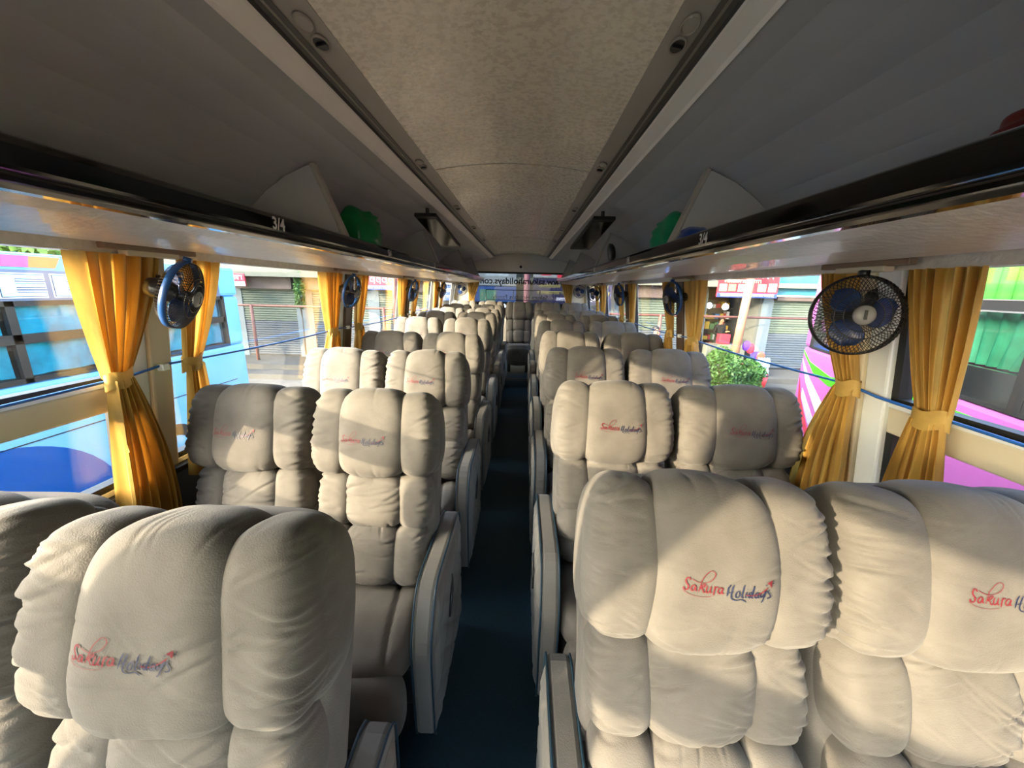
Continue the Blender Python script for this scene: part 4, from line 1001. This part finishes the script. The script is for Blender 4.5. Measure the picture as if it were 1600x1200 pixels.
# bushes and trees
LEAF = mat('leaf_green', '#3f6428', 0.6, var=0.35, vscale=5, translucent=0.25); LEAF2 = mat('leaf_dark', '#3d6a2c', 0.6, var=0.35, vscale=5, translucent=0.25)
TRUNK = mat('bark', '#5a4a3a', 0.9, var=0.2)
def foliage(name, loc, rad, n, leaf, mt, label, cat, trunk, seed, offset=0.0):
    rr = np.random.RandomState(seed); t = empty(name, loc, label, cat)
    d = rr.normal(size=(n, 3)); d /= np.linalg.norm(d, axis=1)[:, None]; rd = rr.uniform(0.55, 1.0, n)**0.6
    lump = 1+0.18*np.sin(d[:, 0]*5+1)*np.sin(d[:, 1]*4)+0.12*np.sin(d[:, 2]*7)
    C = d*rd[:, None]*lump[:, None]*np.array(rad); C[:, 2] += offset
    V = []; F = []
    a = rr.normal(size=(n, 3)); a /= np.linalg.norm(a, axis=1)[:, None]; b = np.cross(a, rr.normal(size=(n, 3))); b /= np.linalg.norm(b, axis=1)[:, None]
    L = leaf*rr.uniform(0.6, 1.3, n)[:, None]
    V = np.stack([C-a*L, C-b*L*0.45, C+a*L, C+b*L*0.45], 1).reshape(-1, 3)
    F = [(4*i, 4*i+1, 4*i+2, 4*i+3) for i in range(n)]
    m = MB(); m.add(V, F); o = m.build('foliage', mt, t, fix=False); o['kind'] = 'stuff'
    m = MB()
    m.tube([(0, 0, 0), (0.03*rad[0], 0, offset*0.5), (0, 0.02, offset)], [trunk, trunk*0.8, trunk*0.5], 8)
    for i in range(7):
        e = d[i]*np.array(rad)*0.6; m.tube([(0, 0, offset*0.6), (e[0]*0.5, e[1]*0.5, offset*0.8+e[2]*0.3), (e[0], e[1], offset+e[2])], [trunk*0.5, trunk*0.3, trunk*0.12], 6)
    m.build('stem', TRUNK, t, smooth=True)
foliage('bush', (5.62+CX, 10.9, GZ), (0.72, 0.6, 0.62), 5200, 0.055, LEAF, 'rounded green bush at the kerb before the shop with the red sign', 'bush', 0.05, 1, 0.72)
foliage('bush', (6.50+CX, 11.0, GZ), (0.36, 0.36, 0.46), 3000, 0.05, LEAF2, 'smaller darker bush right of the rounded bush at the kerb', 'bush', 0.04, 2, 0.6)
foliage('creeper', (-7.55, SY-0.35, BASE), (0.18, 0.15, 0.6), 900, 0.06, LEAF, 'green creeper hanging on the column left of the coach', 'plant', 0.02, 5, 2.3)
foliage('tree', (-11.6, 9.4, GZ), (1.9, 1.9, 1.8), 9000, 0.16, mat('leaf_far', '#7f9a48', 0.6, var=0.3, vscale=2, translucent=0.25), 'green tree behind the pale blue bus', 'tree', 0.22, 3, 3.3)
foliage('tree', (-18.5, 8.6, GZ), (1.9, 1.9, 2.0), 8000, 0.18, MATS['leaf_far'], 'second green tree behind the rear of the pale blue bus', 'tree', 0.22, 4, 3.2)

# ------------------------------------------------------------------ people outside
SKIN = mat('skin', '#b07a5a', 0.55); HAIR = mat('hair_black', '#15110f', 0.5)
def person(loc, rz, label, pose, shirt, trousers):
    t = empty('person', loc, label, 'person', rz=rz)
    J = pose
    names = list(J['v'].keys()); idx = {n_: i for i, n_ in enumerate(names)}
    me = bpy.data.meshes.new('body'); me.from_pydata([J['v'][n_][:3] for n_ in names], [(idx[a], idx[b]) for a, b in J['e']], [])
    o = bpy.data.objects.new('body', me); COL.objects.link(o); o.parent = t
    sk = o.modifiers.new('skin', 'SKIN'); 
    if not me.skin_vertices: me.skin_vertices.new()
    for i, n_ in enumerate(names):
        r = J['v'][n_][3]; me.skin_vertices[0].data[i].radius = (r, J['v'][n_][4] if len(J['v'][n_]) > 4 else r)
    me.skin_vertices[0].data[0].use_root = True
    sb = o.modifiers.new('sub', 'SUBSURF'); sb.levels = 2; sb.render_levels = 2
    dg = bpy.context.evaluated_depsgraph_get(); ev = bpy.data.meshes.new_from_object(o.evaluated_get(dg)); o.modifiers.clear(); o.data = ev; ev.name = 'body'
    ev.materials.clear()
    for mm in (SKIN, shirt, trousers): ev.materials.append(mm)
    for p in ev.polygons:
        c = p.center; p.use_smooth = True
        zc = c.z; hand = any((Vector(J['v'][h][:3])-c).length < 0.11 for h in ('handL', 'handR'))
        p.material_index = 0 if (zc > J['collar'] or hand or zc < 0.0) else (1 if zc > J['waist'] else 2)
    # head details
    hd = Vector(J['v']['head'][:3])
    m = MB(); 
    for sx in (-1, 1): m.lathe([(0.0001, 0.008), (0.012, 0.004), (0.014, 0)], 10, 0, Matrix.Translation(hd+Vector((sx*0.034, -0.088, 0.005))) @ Matrix.Rotation(PI/2, 4, 'X'))
    m.box(hd.x-0.025, hd.x+0.025, hd.y-0.092, hd.y-0.086, hd.z-0.062, hd.z-0.054); m.build('face_features', HAIR, t, smooth=True)
    m = MB(); m.prism([(hd.y-0.085, hd.z+0.005), (hd.y-0.115, hd.z-0.03), (hd.y-0.085, hd.z-0.036)], hd.x-0.012, hd.x+0.012, 'x'); m.build('nose', SKIN, t)
    m = MB(); P, F = puff(random.Random(1), 12, (0, 0, 0), 0.092, 0.105, 0.085, 2.2, nw=6, amp=0.006); P = P[:, [0, 1, 2]]; P = P[:, [0, 1, 2]]; P[:, 1] += 0.025; P[:, 2] = np.where(P[:, 1] < -0.04, np.maximum(P[:, 2], 0.02), P[:, 2]); P[:, 2] += 0.045
    m.add(P+np.array(hd), F); m.build('hair', HAIR, t, smooth=True)
    for hn, el in (('handL', 'elbL'), ('handR', 'elbR')):
        h = Vector(J['v'][hn][:3]); d = (h-Vector(J['v'][el][:3])).normalized(); s_ = d.cross(Vector((0, 0, 1))).normalized() if abs(d.z) < 0.95 else Vector((0, 1, 0))
        m = MB()
        for i, ln in enumerate((0.075, 0.085, 0.08, 0.062)):
            b = h + d*0.03 + s_*(0.024-0.016*i); m.tube([b, b+d*ln*0.5, b+d*ln*0.85+Vector((0, 0, -0.02))], [0.009, 0.008, 0.006], 6)
        b = h + s_*0.03; m.tube([b, b+(d+s_).normalized()*0.03, b+(d*1.4+s_*0.6).normalized()*0.055], [0.011, 0.010, 0.007], 6)
        m.build('hand', SKIN, t, smooth=True)
    return t
def stand(lean=0.0):
    v = {'pelvis': (0, 0, 0.95, 0.14, 0.10), 'belly': (0, 0, 1.12, 0.135, 0.10), 'chest': (0, 0, 1.32, 0.16, 0.11), 'neck': (0, -0.01, 1.47, 0.055), 'chin': (0, -0.02, 1.53, 0.06), 'head': (0, -0.02, 1.60, 0.085, 0.095), 'crown': (0, -0.01, 1.67, 0.06),
         'shL': (-0.17, 0, 1.40, 0.065), 'elbL': (-0.23, 0.03, 1.13, 0.045), 'wrL': (-0.22, -0.08, 0.92, 0.032), 'handL': (-0.22, -0.11, 0.85, 0.035, 0.02),
         'shR': (0.17, 0, 1.40, 0.065), 'elbR': (0.23, 0.03, 1.13, 0.045), 'wrR': (0.22, -0.10, 0.93, 0.032), 'handR': (0.22, -0.13, 0.86, 0.035, 0.02),
         'hipL': (-0.09, 0, 0.86, 0.095), 'kneeL': (-0.10, -0.06, 0.50, 0.062), 'ankL': (-0.10, 0.02, 0.10, 0.042), 'toeL': (-0.10, -0.14, 0.04, 0.04),
         'hipR': (0.09, 0, 0.86, 0.095), 'kneeR': (0.10, 0.0, 0.50, 0.062), 'ankR': (0.10, 0.12, 0.10, 0.042), 'toeR': (0.10, -0.03, 0.04, 0.04)}
    e = [('pelvis', 'belly'), ('belly', 'chest'), ('chest', 'neck'), ('neck', 'chin'), ('chin', 'head'), ('head', 'crown'), ('chest', 'shL'), ('shL', 'elbL'), ('elbL', 'wrL'), ('wrL', 'handL'), ('chest', 'shR'), ('shR', 'elbR'), ('elbR', 'wrR'), ('wrR', 'handR'),
         ('pelvis', 'hipL'), ('hipL', 'kneeL'), ('kneeL', 'ankL'), ('ankL', 'toeL'), ('pelvis', 'hipR'), ('hipR', 'kneeR'), ('kneeR', 'ankR'), ('ankR', 'toeR')]
    return {'v': v, 'e': e, 'collar': 1.46, 'waist': 0.93}
person((3.88+CX, 11.45, GZ+0.16), R(20), 'person in a blue shirt standing outside the third right window', stand(), mat('shirt_blue', '#3d6fd0', 0.8), mat('trousers_dark', '#2a2c33', 0.8))
J = stand(); 
for k_ in ('wrL', 'handL'): x_, y_, z_, *r_ = J['v'][k_]; J['v'][k_] = (x_*0.6, -0.26 - (0.06 if k_ == 'handL' else 0), 1.10, *r_)
for k_ in ('wrR', 'handR'): x_, y_, z_, *r_ = J['v'][k_]; J['v'][k_] = (x_*0.5, -0.22 - (0.06 if k_ == 'handR' else 0), 1.22, *r_)
person((7.12+CX, SY+0.75, BASE), R(15), 'person in a black jacket behind the shop counter under the red sign', J, mat('jacket_black', '#16181b', 0.8), MATS['trousers_dark'])
